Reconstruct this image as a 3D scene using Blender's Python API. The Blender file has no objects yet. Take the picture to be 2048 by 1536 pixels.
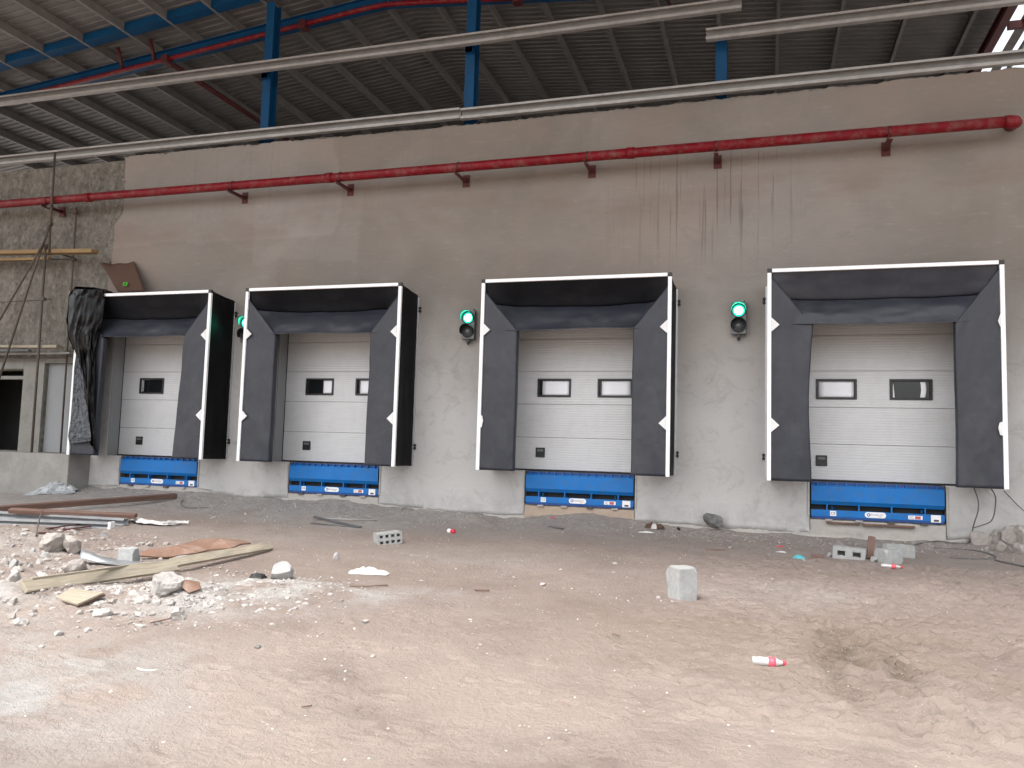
import bpy, bmesh, math, random
import numpy as np
from mathutils import Vector, Matrix, noise as mnoise

random.seed(7); np.random.seed(7)
scene = bpy.context.scene
COL = scene.collection
R = math.radians

# ------------------------------------------------------------------ camera
CX, CY, CZ = 0.054, -14.263, 0.348
YAW, PITCH, ROLL, FPX = R(17.366), R(4.736), R(1.672), 1615.13
F = Vector((-math.sin(YAW)*math.cos(PITCH), math.cos(YAW)*math.cos(PITCH), math.sin(PITCH)))
r0 = Vector((math.cos(YAW), math.sin(YAW), 0)); u0 = r0.cross(F)
RT = r0*math.cos(ROLL) + u0*math.sin(ROLL)
UP = -r0*math.sin(ROLL) + u0*math.cos(ROLL)
CAM = Vector((CX, CY, CZ))
cd = bpy.data.cameras.new('camera'); cam = bpy.data.objects.new('camera', cd); COL.objects.link(cam)
cd.sensor_width = 36; cd.lens = 36*FPX/2048; cd.clip_end = 2000; cd.clip_start = 0.05
cam.matrix_world = Matrix(((RT.x, UP.x, -F.x, CX), (RT.y, UP.y, -F.y, CY), (RT.z, UP.z, -F.z, CZ), (0, 0, 0, 1)))
scene.camera = cam

def ray(px, py): return F + RT*((px-1024)/FPX) + UP*((768-py)/FPX)
def aty(px, py, y=0.0):                      # point on the vertical plane y
    d = ray(px, py); return CAM + d*((y-CY)/d.y)

# ------------------------------------------------------------------ noise on arrays
def _hash(ix, iy, s):
    n = (ix*374761393 + iy*668265263 + s*1274126177) & 0xffffffff
    n = ((n ^ (n >> 13)) * 1274126177) & 0xffffffff
    return ((n ^ (n >> 16)) & 0xffff)/65535.0
def vnoise(x, y, s=0):
    x = np.asarray(x, float); y = np.asarray(y, float)
    ix = np.floor(x).astype(np.int64); iy = np.floor(y).astype(np.int64)
    fx = x-ix; fy = y-iy; fx = fx*fx*(3-2*fx); fy = fy*fy*(3-2*fy)
    a = _hash(ix, iy, s); b = _hash(ix+1, iy, s); c = _hash(ix, iy+1, s); d = _hash(ix+1, iy+1, s)
    return (a+(b-a)*fx)*(1-fy) + (c+(d-c)*fx)*fy
def fbm(x, y, s=0, o=4):
    t = 0; a = .5
    for k in range(o):
        t = t + a*(vnoise(x*2**k, y*2**k, s+k)-.5); a *= .55
    return t

# ------------------------------------------------------------------ the ground surface
BX = [-60, -20, -17, -14.5, -12.4, -11.1, -10.2, -9.2, -7.9, -7, -5.5, -4.5, -3, -1.8, -1, .8, 2.8, 3.3, 4.2, 9, 60]
BZ = [-.95, -.9, -.92, -.76, -.72, -.72, -.80, -.78, -.76, -.79, -.89, -.92, -.80, -.88, -.92, -.93, -.92, -.86, -.86, -.92, -1.0]
def gheight(x, y):
    x = np.asarray(x, float); y = np.asarray(y, float)
    b = np.interp(x, BX, BZ)
    w = np.exp(np.minimum(y, 0)/2.4)
    h = b*w + (-1.10)*(1-w)
    h = h + .25*np.exp(-(((x+9.7)/1.35)**2 + ((y+6.1)/1.2)**2))            # heap at the left edge
    h = h + .15*np.exp(-(((x+5.05)/.42)**2 + ((y+7.95)/.36)**2))          # mortar heap
    h = h + .07*np.exp(-(((x+4.4)/.5)**2 + ((y+7.2)/.5)**2))
    h = h + .10*np.exp(-(((x+6.2)/.8)**2 + ((y+8.4)/.5)**2))
    h = h + .10*np.exp(-(((x+4.95)/.35)**2 + ((y+.25)/.35)**2))
    h = h + .05*fbm(x*.7, y*.7, 3, 3) + np.exp(np.minimum(y, 0)/.22)*(.04+.14*fbm(x*1.4, x*0+.5, 7, 4))
    return h
def gz(x, y): return float(gheight(x, y))
def gp(px, py, dz=0.0):                      # point where the pixel meets the ground (plus dz)
    d = ray(px, py); z = -1.0
    for _ in range(40):
        t = (z-CZ)/d.z
        if t < 0 or t > 60: t = 30
        p = CAM + d*t
        z = .5*z + .5*(gz(p.x, min(p.y, -.02))+dz)
    p = CAM + d*((z-CZ)/d.z)
    if p.y > -.05:
        p = aty(px, py, -.05)
    return p

# ------------------------------------------------------------------ materials
MATS = {}
def mat(name, base, rough=.6, var=.12, scale=6, bump=0, bscale=40, metallic=0, spec=.5, dirt=None, dirt_amt=0, dscale=2.0, coat=0, stretch=None):
    m = bpy.data.materials.new(name); m.use_nodes = True
    nt = m.node_tree; N = nt.nodes; L = nt.links; b = N['Principled BSDF']
    b.inputs['Roughness'].default_value = rough; b.inputs['Metallic'].default_value = metallic
    b.inputs['Specular IOR Level'].default_value = spec
    if coat: b.inputs['Coat Weight'].default_value = coat
    tc = N.new('ShaderNodeTexCoord'); src = tc.outputs['Object']
    if stretch:
        mp = N.new('ShaderNodeMapping'); mp.inputs['Scale'].default_value = stretch
        L.new(src, mp.inputs[0]); src = mp.outputs[0]
    nz = N.new('ShaderNodeTexNoise'); nz.inputs['Scale'].default_value = scale; nz.inputs['Detail'].default_value = 6
    nz.inputs['Roughness'].default_value = .6
    L.new(src, nz.inputs['Vector'])
    rp = N.new('ShaderNodeValToRGB'); L.new(nz.outputs['Fac'], rp.inputs[0])
    lo = [c*(1-var) for c in base]; hi = [min(1, c*(1+var)) for c in base]
    rp.color_ramp.elements[0].position = .3; rp.color_ramp.elements[1].position = .7
    rp.color_ramp.elements[0].color = (*lo, 1); rp.color_ramp.elements[1].color = (*hi, 1)
    col = rp.outputs[0]
    if dirt:
        n2 = N.new('ShaderNodeTexNoise'); n2.inputs['Scale'].default_value = dscale; n2.inputs['Detail'].default_value = 9
        n2.inputs['Roughness'].default_value = .72; L.new(src, n2.inputs['Vector'])
        r2 = N.new('ShaderNodeValToRGB'); L.new(n2.outputs['Fac'], r2.inputs[0])
        r2.color_ramp.elements[0].position = .48; r2.color_ramp.elements[1].position = .68
        r2.color_ramp.elements[1].color = (dirt_amt,)*3+(1,)
        mx = N.new('ShaderNodeMix'); mx.data_type = 'RGBA'; L.new(r2.outputs[0], mx.inputs[0])
        L.new(col, mx.inputs[6]); mx.inputs[7].default_value = (*dirt, 1); col = mx.outputs[2]
    L.new(col, b.inputs['Base Color'])
    rr = N.new('ShaderNodeMapRange'); L.new(nz.outputs['Fac'], rr.inputs[0])
    rr.inputs[3].default_value = max(.02, rough-.08); rr.inputs[4].default_value = min(1, rough+.08)
    L.new(rr.outputs[0], b.inputs['Roughness'])
    if bump:
        n3 = N.new('ShaderNodeTexNoise'); n3.inputs['Scale'].default_value = bscale; n3.inputs['Detail'].default_value = 5
        L.new(src, n3.inputs['Vector'])
        bp = N.new('ShaderNodeBump'); bp.inputs['Strength'].default_value = 1; bp.inputs['Distance'].default_value = bump
        L.new(n3.outputs['Fac'], bp.inputs['Height']); L.new(bp.outputs[0], b.inputs['Normal'])
    MATS[name] = m
    return m

def emat(name, col, strength):
    m = bpy.data.materials.new(name); m.use_nodes = True
    b = m.node_tree.nodes['Principled BSDF']
    b.inputs['Base Color'].default_value = (*[c*.5 for c in col], 1)
    b.inputs['Emission Color'].default_value = (*col, 1); b.inputs['Emission Strength'].default_value = strength
    b.inputs['Roughness'].default_value = .25
    return m

M = {}
M['pvc'] = mat('curtain_pvc', (.025, .028, .038), .48, .14, 1.6, .0030, 7, dirt=(.085, .085, .09), dirt_amt=.30, dscale=1.3)
M['pvc_side'] = mat('side_fabric', (.006, .006, .007), .55, .2, 3, .004, 6, spec=.12, dirt=(.022, .021, .02), dirt_amt=.3, dscale=2.5)
M['band'] = mat('head_band_fabric', (.0105, .011, .0135), .55, .2, 2, .003, 6, spec=.2, dirt=(.035, .035, .036), dirt_amt=.3, dscale=1.5)
M['white'] = mat('white_profile', (.92, .92, .92), .45, .02, 5, dirt=(.6, .58, .55), dirt_amt=.15, dscale=4)
M['black_plastic'] = mat('black_plastic', (.018, .018, .019), .45, .1, 8)
M['marker'] = mat('white_marker', (.78, .78, .77), .5, .05, 9, dirt=(.4, .39, .37), dirt_amt=.4, dscale=9)
M['alu'] = mat('aluminium', (.55, .55, .56), .4, .08, 9, metallic=.6)
M['rubber'] = mat('black_rubber', (.014, .014, .015), .7, .15, 12)
M['blue'] = mat('blue_paint', (.002, .150, .47), .45, .10, 3, .0008, 40, spec=.35, dirt=(.06, .13, .25), dirt_amt=.6, dscale=8)
M['blue_dark'] = mat('blue_steel_recess', (.010, .055, .22), .5, .15, 5)
M['blue_steel'] = mat('blue_structural_paint', (.002, .062, .165), .5, .14, 3, spec=.3, dirt=(.012, .04, .08), dirt_amt=.5, dscale=4)
M['red'] = mat('red_pipe_paint', (.175, .0035, .009), .45, .16, 4, spec=.25, dirt=(.20, .14, .115), dirt_amt=.45, dscale=7)
M['red_dark'] = mat('dark_red_oxide', (.085, .012, .013), .6, .2, 5, dirt=(.06, .04, .035), dirt_amt=.5, dscale=4)
M['galv'] = mat('galvanised_steel', (.40, .39, .375), .5, .12, 7, metallic=.25, dirt=(.25, .23, .21), dirt_amt=.5, dscale=3)
M['purlin'] = mat('purlin_steel', (.22, .215, .205), .55, .14, 5, metallic=.2)
M['roof'] = mat('roof_sheet', (.19, .187, .18), .5, .2, 1.2, metallic=.2, dirt=(.15, .14, .13), dirt_amt=.6, dscale=.8)
M['housing'] = mat('grey_housing', (.12, .13, .132), .45, .08, 8)
M['lens_glow'] = emat('green_glowing_rim', (.004, .50, .32), .85)
M['visor'] = mat('dark_visor', (.022, .028, .026), .5, .1, 8)
M['lens_off'] = mat('smoked_lens', (.055, .06, .062), .16, .1, 8)
M['lens_on'] = emat('green_lit_lens', (.085, 1.0, .64), 12)
M['glass'] = mat('dark_window_glass', (.012, .013, .015), .06, .1, 3)
M['film'] = mat('white_window_film', (.88, .89, .92), .5, .03, 3)
M['sticker'] = mat('white_sticker', (.82, .82, .82), .4, .04, 20)
M['sticker_red'] = mat('red_sticker', (.50, .10, .09), .45, .1, 20)
M['sticker_blue'] = mat('blue_emblem', (.03, .09, .42), .45, .1, 20)
M['sticker_orange'] = mat('orange_print', (.75, .33, .10), .45, .1, 20)
M['print'] = mat('dark_print', (.05, .05, .06), .5, .1, 20)
M['print_grey'] = mat('grey_print', (.33, .35, .42), .5, .1, 20)
M['cardboard'] = mat('brown_cardboard', (.085, .044, .027), .85, .15, 4, .001, 50, dirt=(.06, .033, .022), dirt_amt=.4)
M['green_mark'] = mat('green_mark', (.08, .55, .03), .6, .1, 20)
M['wood_yellow'] = mat('pale_timber', (.345, .300, .228), .88, .26, 4, .004, 12, dirt=(.19, .168, .14), dirt_amt=.8, dscale=3, stretch=(.5, 7, 7))
M['wood_orange'] = mat('orange_timber', (.26, .17, .075), .8, .2, 4, .003, 12, dirt=(.15, .11, .07), dirt_amt=.6, dscale=3, stretch=(.5, 7, 7))
M['wood_brown'] = mat('brown_timber', (.150, .084, .062), .82, .28, 4, .004, 12, dirt=(.13, .10, .09), dirt_amt=.7, dscale=3, stretch=(.6, 6, 6))
M['ply'] = mat('red_brown_plywood', (.205, .118, .082), .8, .2, 4, .002, 30, dirt=(.34, .28, .235), dirt_amt=.6, dscale=3)
M['rust'] = mat('rusty_tube', (.085, .07, .058), .7, .25, 8, .0008, 60, dirt=(.12, .07, .04), dirt_amt=.5, dscale=6)
M['steel_dark'] = mat('dark_steel', (.09, .09, .095), .5, .2, 8)
M['concrete'] = mat('cast_concrete', (.33, .325, .315), .9, .16, 9, .006, 40, dirt=(.23, .215, .20), dirt_amt=.5, dscale=5)
M['block'] = mat('cement_block', (.335, .34, .333), .92, .16, 14, .006, 70, dirt=(.27, .255, .24), dirt_amt=.6, dscale=6)
M['rubble'] = mat('rubble_concrete', (.335, .305, .28), .95, .22, 8, .012, 30, dirt=(.23, .19, .165), dirt_amt=.6, dscale=4)
M['darkstone'] = mat('dark_stone', (.15, .15, .145), .9, .3, 12, .006, 40, dirt=(.32, .31, .30), dirt_amt=.5, dscale=8)
M['clear_film'] = mat('dusty_plastic_film', (.36, .375, .385), .4, .2, 5, .006, 14, spec=.6)
M['plastic_sheet'] = mat('black_plastic_sheet', (.0022, .0022, .0026), .22, .2, 5, .003, 16, spec=.16)
M['crumple'] = mat('crumpled_dusty_sheet', (.10, .108, .12), .42, .6, 20, .03, 26, spec=.4, dirt=(.008, .008, .01), dirt_amt=1.0, dscale=11)
M['cable'] = mat('grey_cable', (.10, .10, .10), .6, .15, 9)
M['bottle'] = mat('clear_bottle_plastic', (.46, .445, .43), .12, .1, 12, spec=.8)
M['redplastic'] = mat('red_plastic', (.65, .03, .06), .35, .1, 12)
M['pink_label'] = mat('pink_red_label', (.72, .10, .14), .45, .2, 30)
M['teal'] = mat('teal_plastic', (.06, .34, .38), .4, .15, 12)
M['paper'] = mat('dirty_white_paper', (.52, .505, .485), .8, .12, 14, .004, 30)
M['inside'] = mat('dark_interior_plaster', (.16, .155, .15), .9, .15, 3)
M['doorway_dark'] = mat('doorway_darkener', (.060, .060, .058), .7, .15, 3)  # dark tone of the box added behind the doorway

def door_material():
    m = mat('door_panel', (.60, .605, .605), .45, .03, 2.0, dirt=(.47, .465, .455), dirt_amt=.32, dscale=2.6)
    nt = m.node_tree; N = nt.nodes; L = nt.links; b = N['Principled BSDF']
    tc = N.new('ShaderNodeTexCoord'); wv = N.new('ShaderNodeTexWave'); wv.wave_type = 'BANDS'; wv.bands_direction = 'Z'
    wv.inputs['Scale'].default_value = 7.0; wv.inputs['Distortion'].default_value = .0
    L.new(tc.outputs['Object'], wv.inputs['Vector'])
    bp = N.new('ShaderNodeBump'); bp.inputs['Distance'].default_value = .0035; bp.inputs['Strength'].default_value = .8
    L.new(wv.outputs['Fac'], bp.inputs['Height']); L.new(bp.outputs[0], b.inputs['Normal'])
    return m
M['door'] = door_material()

def plaster_material():
    m = bpy.data.materials.new('cement_plaster'); m.use_nodes = True
    nt = m.node_tree; N = nt.nodes; L = nt.links; b = N['Principled BSDF']
    b.inputs['Roughness'].default_value = .92; b.inputs['Specular IOR Level'].default_value = .2
    geo = N.new('ShaderNodeNewGeometry'); P = geo.outputs['Position']
    def noise(scale, detail=8, rough=.62, dist=0, mapping=None):
        v = P
        if mapping:
            mp = N.new('ShaderNodeMapping'); mp.inputs['Scale'].default_value = mapping; L.new(P, mp.inputs[0]); v = mp.outputs[0]
        n = N.new('ShaderNodeTexNoise'); n.inputs['Scale'].default_value = scale; n.inputs['Detail'].default_value = detail
        n.inputs['Roughness'].default_value = rough; n.inputs['Distortion'].default_value = dist; L.new(v, n.inputs['Vector']); return n.outputs['Fac']
    def ramp(src, p0, p1, c0=(0, 0, 0), c1=(1, 1, 1)):
        r = N.new('ShaderNodeValToRGB'); L.new(src, r.inputs[0]); e = r.color_ramp.elements
        e[0].position = p0; e[1].position = p1; e[0].color = (*c0, 1); e[1].color = (*c1, 1); return r.outputs[0]
    def mix(f, a, c, blend='MIX'):
        x = N.new('ShaderNodeMix'); x.data_type = 'RGBA'; x.blend_type = blend
        if isinstance(f, float): x.inputs[0].default_value = f
        else: L.new(f, x.inputs[0])
        for s, v in ((6, a), (7, c)):
            if isinstance(v, tuple): x.inputs[s].default_value = (*v, 1)
            else: L.new(v, x.inputs[s])
        return x.outputs[2]
    def math_(op, a, c=None):
        x = N.new('ShaderNodeMath'); x.operation = op
        for s, v in ((0, a), (1, c)):
            if v is None: continue
            if isinstance(v, (int, float)): x.inputs[s].default_value = v
            else: L.new(v, x.inputs[s])
        return x.outputs[0]
    def mrange(v, a, c, lo=0, hi=1):
        x = N.new('ShaderNodeMapRange'); L.new(v, x.inputs[0]); x.interpolation_type = 'SMOOTHSTEP'
        x.inputs[1].default_value = a; x.inputs[2].default_value = c; x.inputs[3].default_value = lo; x.inputs[4].default_value = hi; return x.outputs[0]
    sx = N.new('ShaderNodeSeparateXYZ'); L.new(P, sx.inputs[0]); X, Z = sx.outputs[0], sx.outputs[2]
    at = N.new('ShaderNodeAttribute'); at.attribute_name = 'batch_falloff'
    col = mix(ramp(noise(.55, 5, .55, .6), .34, .66), (.192, .170, .148), (.246, .220, .194))
    col = mix(ramp(noise(.38, 4, .5, .4), .48, .68), col, (.245, .203, .172))                   # warm brownish areas of the mix
    col = mix(at.outputs['Fac'], col, (.50, .49, .475))                                      # paler plaster patches; low down drier, with light falloff painted in
    col = mix(math_('MULTIPLY', ramp(noise(2.2, 8, .7, 1.5), .52, .72), .38), col, (.205, .192, .178))
    col = mix(math_('MULTIPLY', ramp(noise(9, 6, .7, 0, (.35, 1, 1.6)), .55, .8), .30), col, (.40, .385, .365))   # trowel smears
    # runs below the pipe
    runs = ramp(noise(17, 4, .6, .15, (1, .0, .022)), .575, .63)
    zone = math_('MULTIPLY', mrange(X, -3.2, -1.2), mrange(X, .9, -.1))
    zone = math_('MULTIPLY', zone, math_('MULTIPLY', mrange(Z, 3.3, 4.9), mrange(Z, 5.9, 5.5)))
    col = mix(math_('MULTIPLY', math_('MULTIPLY', runs, zone), .62), col, (.10, .083, .068))
    zone2 = math_('MULTIPLY', mrange(Z, 3.4, 5.6), .30)
    runs2 = ramp(noise(11, 4, .6, .1, (1, .0, .02)), .63, .68)
    col = mix(math_('MULTIPLY', runs2, zone2), col, (.19, .17, .15))
    # warm stain band under the pipe
    st = math_('MULTIPLY', math_('MULTIPLY', mrange(Z, 4.3, 4.9), mrange(Z, 5.5, 5.0)), ramp(noise(.8, 5, .6, 0, (.6, 1, 2)), .45, .62))
    col = mix(math_('MULTIPLY', st, .45), col, (.195, .140, .115))
    # damp / dirt splash near the ground
    foot = math_('MULTIPLY', mrange(Z, -.35, -.75), ramp(noise(3, 8, .7), .4, .62))
    col = mix(math_('MULTIPLY', foot, .55), col, (.30, .29, .275))
    # hairline cracks
    vc = N.new('ShaderNodeTexVoronoi'); vc.feature = 'DISTANCE_TO_EDGE'; vc.inputs['Scale'].default_value = .42
    mpc = N.new('ShaderNodeVectorMath'); mpc.operation = 'ADD'
    nd = N.new('ShaderNodeTexNoise'); nd.inputs['Scale'].default_value = 2.5; nd.inputs['Detail'].default_value = 7; nd.inputs['Roughness'].default_value = .65; L.new(P, nd.inputs['Vector'])
    sc_ = N.new('ShaderNodeVectorMath'); sc_.operation = 'SCALE'; sc_.inputs['Scale'].default_value = .9; L.new(nd.outputs['Color'], sc_.inputs[0])
    L.new(P, mpc.inputs[0]); L.new(sc_.outputs[0], mpc.inputs[1]); L.new(mpc.outputs[0], vc.inputs['Vector'])
    crack = math_('MULTIPLY', ramp(vc.outputs['Distance'], .002, .006, (1, 1, 1), (0, 0, 0)), ramp(noise(.9, 3, .5), .52, .58))
    col = mix(math_('MULTIPLY', crack, .22), col, (.13, .12, .11))
    # dark specks
    col = mix(math_('MULTIPLY', ramp(noise(13, 3, .5), .74, .78), .4), col, (.16, .15, .14))
    L.new(col, b.inputs['Base Color'])
    h = math_('ADD', math_('MULTIPLY', noise(60, 4, .6), .25), math_('MULTIPLY', noise(6, 6, .65, 1.2, (.5, 1, 1.3)), 1.0))
    bp = N.new('ShaderNodeBump'); bp.inputs['Distance'].default_value = .010; bp.inputs['Strength'].default_value = .75
    L.new(h, bp.inputs['Height']); L.new(bp.outputs[0], b.inputs['Normal'])
    return m
M['plaster'] = plaster_material()

def masonry_material():
    m = mat('bare_concrete', (.170, .156, .130), .95, .30, 2.2, dirt=(.30, .282, .248), dirt_amt=.9, dscale=7, stretch=(1.25, 1, .95))
    nt = m.node_tree; N = nt.nodes; L = nt.links; b = N['Principled BSDF']
    geo = N.new('ShaderNodeNewGeometry')
    mp = N.new('ShaderNodeMapping'); mp.inputs['Scale'].default_value = (8, 8, 6); L.new(geo.outputs['Position'], mp.inputs[0])
    vo = N.new('ShaderNodeTexNoise'); vo.inputs['Scale'].default_value = 1.6; vo.inputs['Detail'].default_value = 7; vo.inputs['Roughness'].default_value = .7
    L.new(mp.outputs[0], vo.inputs['Vector'])
    mp2 = N.new('ShaderNodeMapping'); mp2.inputs['Scale'].default_value = (5, 5, 1.8); L.new(geo.outputs['Position'], mp2.inputs[0])
    n2 = N.new('ShaderNodeTexNoise'); n2.inputs['Scale'].default_value = 1.5; n2.inputs['Detail'].default_value = 5; L.new(mp2.outputs[0], n2.inputs['Vector'])
    pit = N.new('ShaderNodeValToRGB'); L.new(vo.outputs['Fac'], pit.inputs[0]); pit.color_ramp.elements[0].position = .36; pit.color_ramp.elements[1].position = .46
    pit.color_ramp.elements[0].color = (.55, .53, .5, 1); old = b.inputs['Base Color'].links[0].from_socket
    mm = N.new('ShaderNodeMix'); mm.data_type = 'RGBA'; mm.blend_type = 'MULTIPLY'; mm.inputs[0].default_value = 1
    L.new(old, mm.inputs[6]); L.new(pit.outputs[0], mm.inputs[7]); L.new(mm.outputs[2], b.inputs['Base Color'])
    ad = N.new('ShaderNodeMath'); ad.operation = 'ADD'; L.new(vo.outputs['Fac'], ad.inputs[0]); L.new(n2.outputs['Fac'], ad.inputs[1])
    bp = N.new('ShaderNodeBump'); bp.inputs['Distance'].default_value = .06; bp.inputs['Strength'].default_value = 1
    L.new(ad.outputs[0], bp.inputs['Height']); L.new(bp.outputs[0], b.inputs['Normal'])
    return m
M['masonry'] = masonry_material()
M['jamb'] = mat('rough_cement_render', (.235, .226, .205), .95, .25, 3, .014, 12, dirt=(.14, .13, .115), dirt_amt=.5, dscale=3)
M['smooth_panel'] = mat('smooth_grey_render', (.27, .28, .285), .9, .07, 1.5, .002, 20, dirt=(.28, .28, .27), dirt_amt=.5, dscale=2)
M['plinth'] = mat('platform_concrete', (.285, .275, .255), .95, .14, 2, .006, 14, dirt=(.19, .18, .165), dirt_amt=.55, dscale=2.2)
M['footing'] = mat('footing_concrete', (.40, .375, .345), .95, .16, 3, .012, 12, dirt=(.30, .265, .23), dirt_amt=.6, dscale=3)

# ------------------------------------------------------------------ mesh builder
class MB:
    def __init__(s): s.bm = bmesh.new(); s.mi = 0
    def face(s, vs, smooth=False):
        try:
            f = s.bm.faces.new(vs); f.material_index = s.mi; f.smooth = smooth; return f
        except ValueError: return None
    def box(s, x0, x1, y0, y1, z0, z1, bev=0, mtx=None):
        vs = [s.bm.verts.new((x, y, z)) for x in (x0, x1) for y in (y0, y1) for z in (z0, z1)]
        if mtx is not None:
            for v in vs: v.co = mtx @ v.co
        fs = []
        for q in ((0, 1, 3, 2), (4, 6, 7, 5), (0, 4, 5, 1), (2, 3, 7, 6), (0, 2, 6, 4), (1, 5, 7, 3)):
            fs.append(s.face([vs[i] for i in q]))
        if bev:
            es = list({e for f in fs for e in f.edges})
            r = bmesh.ops.bevel(s.bm, geom=es, offset=bev, segments=2, affect='EDGES', profile=.6)
            for f in r['faces']: f.material_index = s.mi
        return s
    def prism(s, pts, a, b, axis='y'):           # polygon pts (2-D) extruded a..b along axis
        def P(p, t):
            return {'y': (p[0], t, p[1]), 'x': (t, p[0], p[1]), 'z': (p[0], p[1], t)}[axis]
        A = [s.bm.verts.new(P(p, a)) for p in pts]; B = [s.bm.verts.new(P(p, b)) for p in pts]
        s.face(A); s.face(B[::-1]); n = len(pts)
        for i in range(n): s.face([A[i], B[i], B[(i+1) % n], A[(i+1) % n]])
        return s
    def tube(s, pts, r, n=12, cap=True, smooth=True):
        pts = [Vector(p) for p in pts]; rs = r if isinstance(r, (list, tuple)) else [r]*len(pts)
        rings = []; prev = None
        for i, p in enumerate(pts):
            t = (pts[min(i+1, len(pts)-1)] - pts[max(i-1, 0)]).normalized()
            if prev is None:
                a = t.orthogonal().normalized()
            else:
                a = (prev - t*prev.dot(t)).normalized()
            prev = a; c = t.cross(a)
            rings.append([s.bm.verts.new(p + (a*math.cos(2*math.pi*k/n) + c*math.sin(2*math.pi*k/n))*rs[i]) for k in range(n)])
        for i in range(len(rings)-1):
            for k in range(n): s.face([rings[i][k], rings[i][(k+1) % n], rings[i+1][(k+1) % n], rings[i+1][k]], smooth)
        if cap: s.face(rings[0][::-1]); s.face(rings[-1])
        return s
    def grid(s, f, nu, nv, smooth=True):
        g = [[s.bm.verts.new(f(u/nu, v/nv)) for v in range(nv+1)] for u in range(nu+1)]
        for u in range(nu):
            for v in range(nv): s.face([g[u][v], g[u+1][v], g[u+1][v+1], g[u][v+1]], smooth)
        return s
    def build(s, name, material, parent=None, loc=None, solid=0, soff=0):
        bmesh.ops.recalc_face_normals(s.bm, faces=s.bm.faces[:])
        me = bpy.data.meshes.new(name); s.bm.to_mesh(me); s.bm.free()
        for m in (material if isinstance(material, (list, tuple)) else [material]): me.materials.append(m)
        o = bpy.data.objects.new(name, me); COL.objects.link(o)
        if parent: o.parent = parent
        if loc is not None: o.location = loc
        if solid:
            md = o.modifiers.new('thickness', 'SOLIDIFY'); md.thickness = solid; md.offset = soff
        return o

def tag(o, label=None, cat=None, group=None, kind=None):
    if label: o['label'] = label
    if cat: o['category'] = cat
    if group: o['group'] = group
    if kind: o['kind'] = kind
    return o
def thing(name, label, cat, loc=(0, 0, 0), rot=(0, 0, 0), group=None):
    o = bpy.data.objects.new(name, None); COL.objects.link(o); o.empty_display_size = .1
    o.location = loc; o.rotation_euler = rot
    return tag(o, label, cat, group)
def copy_tree(o, parent=None):
    c = o.copy(); COL.objects.link(c)
    if parent: c.parent = parent
    for ch in list(o.children): copy_tree(ch, c)
    return c
def text_mesh(name, body, size, material, parent, loc, depth=.0015):
    cu = bpy.data.curves.new(name, 'FONT'); cu.body = body; cu.size = size; cu.extrude = depth
    cu.align_x = 'CENTER'; cu.align_y = 'CENTER'
    t = bpy.data.objects.new(name+'_tmp', cu); COL.objects.link(t)
    me = bpy.data.meshes.new_from_object(t.evaluated_get(bpy.context.evaluated_depsgraph_get()))
    bpy.data.objects.remove(t); me.materials.clear(); me.materials.append(material)
    o = bpy.data.objects.new(name, me); COL.objects.link(o); o.parent = parent
    o.rotation_euler = (R(90), 0, 0); o.location = loc
    return o

# ================================================================== GROUND
def spaced(segs):
    out = []
    for a, b, n in segs: out += list(np.linspace(a, b, n, endpoint=False))
    return np.array(out + [segs[-1][1]])
gx = spaced([(-400, -60, 12), (-60, -22, 30), (-22, -15, 120), (-15, -8, 220), (-8, 4.6, 520), (4.6, 9, 70), (9, 40, 25), (40, 400, 12)])
gy = spaced([(-400, -60, 12), (-60, -18, 24), (-18, -12.2, 60), (-12.2, -8.6, 200), (-8.6, -4, 150), (-4, .2, 110), (.2, 3, 8), (3, 400, 14)])
GX, GY = np.meshgrid(gx, gy, indexing='ij')
H = gheight(GX, GY)
near = np.clip((GY+17)/4, 0, 1)*np.clip((GX+20)/3, 0, 1)*np.clip((9-GX)/3, 0, 1)*(GY < .5)
def blob(cx, cy, rx, ry): return np.exp(-(((GX-cx)/rx)**2 + ((GY-cy)/ry)**2))
rightsand = np.clip((GX+1.2)/1.6, 0, 1)*np.clip((-1.6-GY)/1.5, 0, 1)*np.clip((GY+10.6)/1.2, .12, 1)
rub = np.clip(1.0*blob(-9.0, -6.0, 2.2, 1.8)+blob(-6.0, -8.2, 1.7, 1.0)+.9*blob(-4.8, -7.6, .9, .8)+.6*blob(-12, -1.2, 4, 1.2)+.5*np.exp(GY/.55), 0, 1)
D = .030*fbm(GX*1.9, GY*1.9, 11, 5) + .012*fbm(GX*9, GY*9, 15, 4)
D += rightsand*(.050*fbm(GX*3.2+GY*.6, GY*5.2, 21, 3) + .030*fbm(GX*8, GY*11, 27, 3))
D += rub*(.075*np.abs(fbm(GX*6, GY*6, 31, 4)) + .04*fbm(GX*17, GY*17, 35, 3))
rng = np.random.RandomState(5)
def dent(cx, cy, L, Wd, ang, dep):
    i0, i1 = np.searchsorted(gx, [cx-L*2.2, cx+L*2.2]); j0, j1 = np.searchsorted(gy, [cy-L*2.2, cy+L*2.2])
    if i1-i0 < 2 or j1-j0 < 2: return
    X = GX[i0:i1, j0:j1]-cx; Y = GY[i0:i1, j0:j1]-cy
    c, s_ = math.cos(ang), math.sin(ang); U = (X*c+Y*s_)/L; V = (-X*s_+Y*c)/Wd
    q = U*U+V*V
    D[i0:i1, j0:j1] += dep*(-np.exp(-q*1.3) + .55*np.exp(-((np.sqrt(q)-1.45)/.38)**2))
for k in range(1150):
    cx = rng.uniform(-1.0, 4.2); cy = rng.uniform(-9.6, -2.2)
    dent(cx, cy, rng.uniform(.05, .14), rng.uniform(.035, .06), rng.uniform(-.5, .6), rng.uniform(.014, .046)*min(1, (cx+1.3)/1.5))
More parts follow.
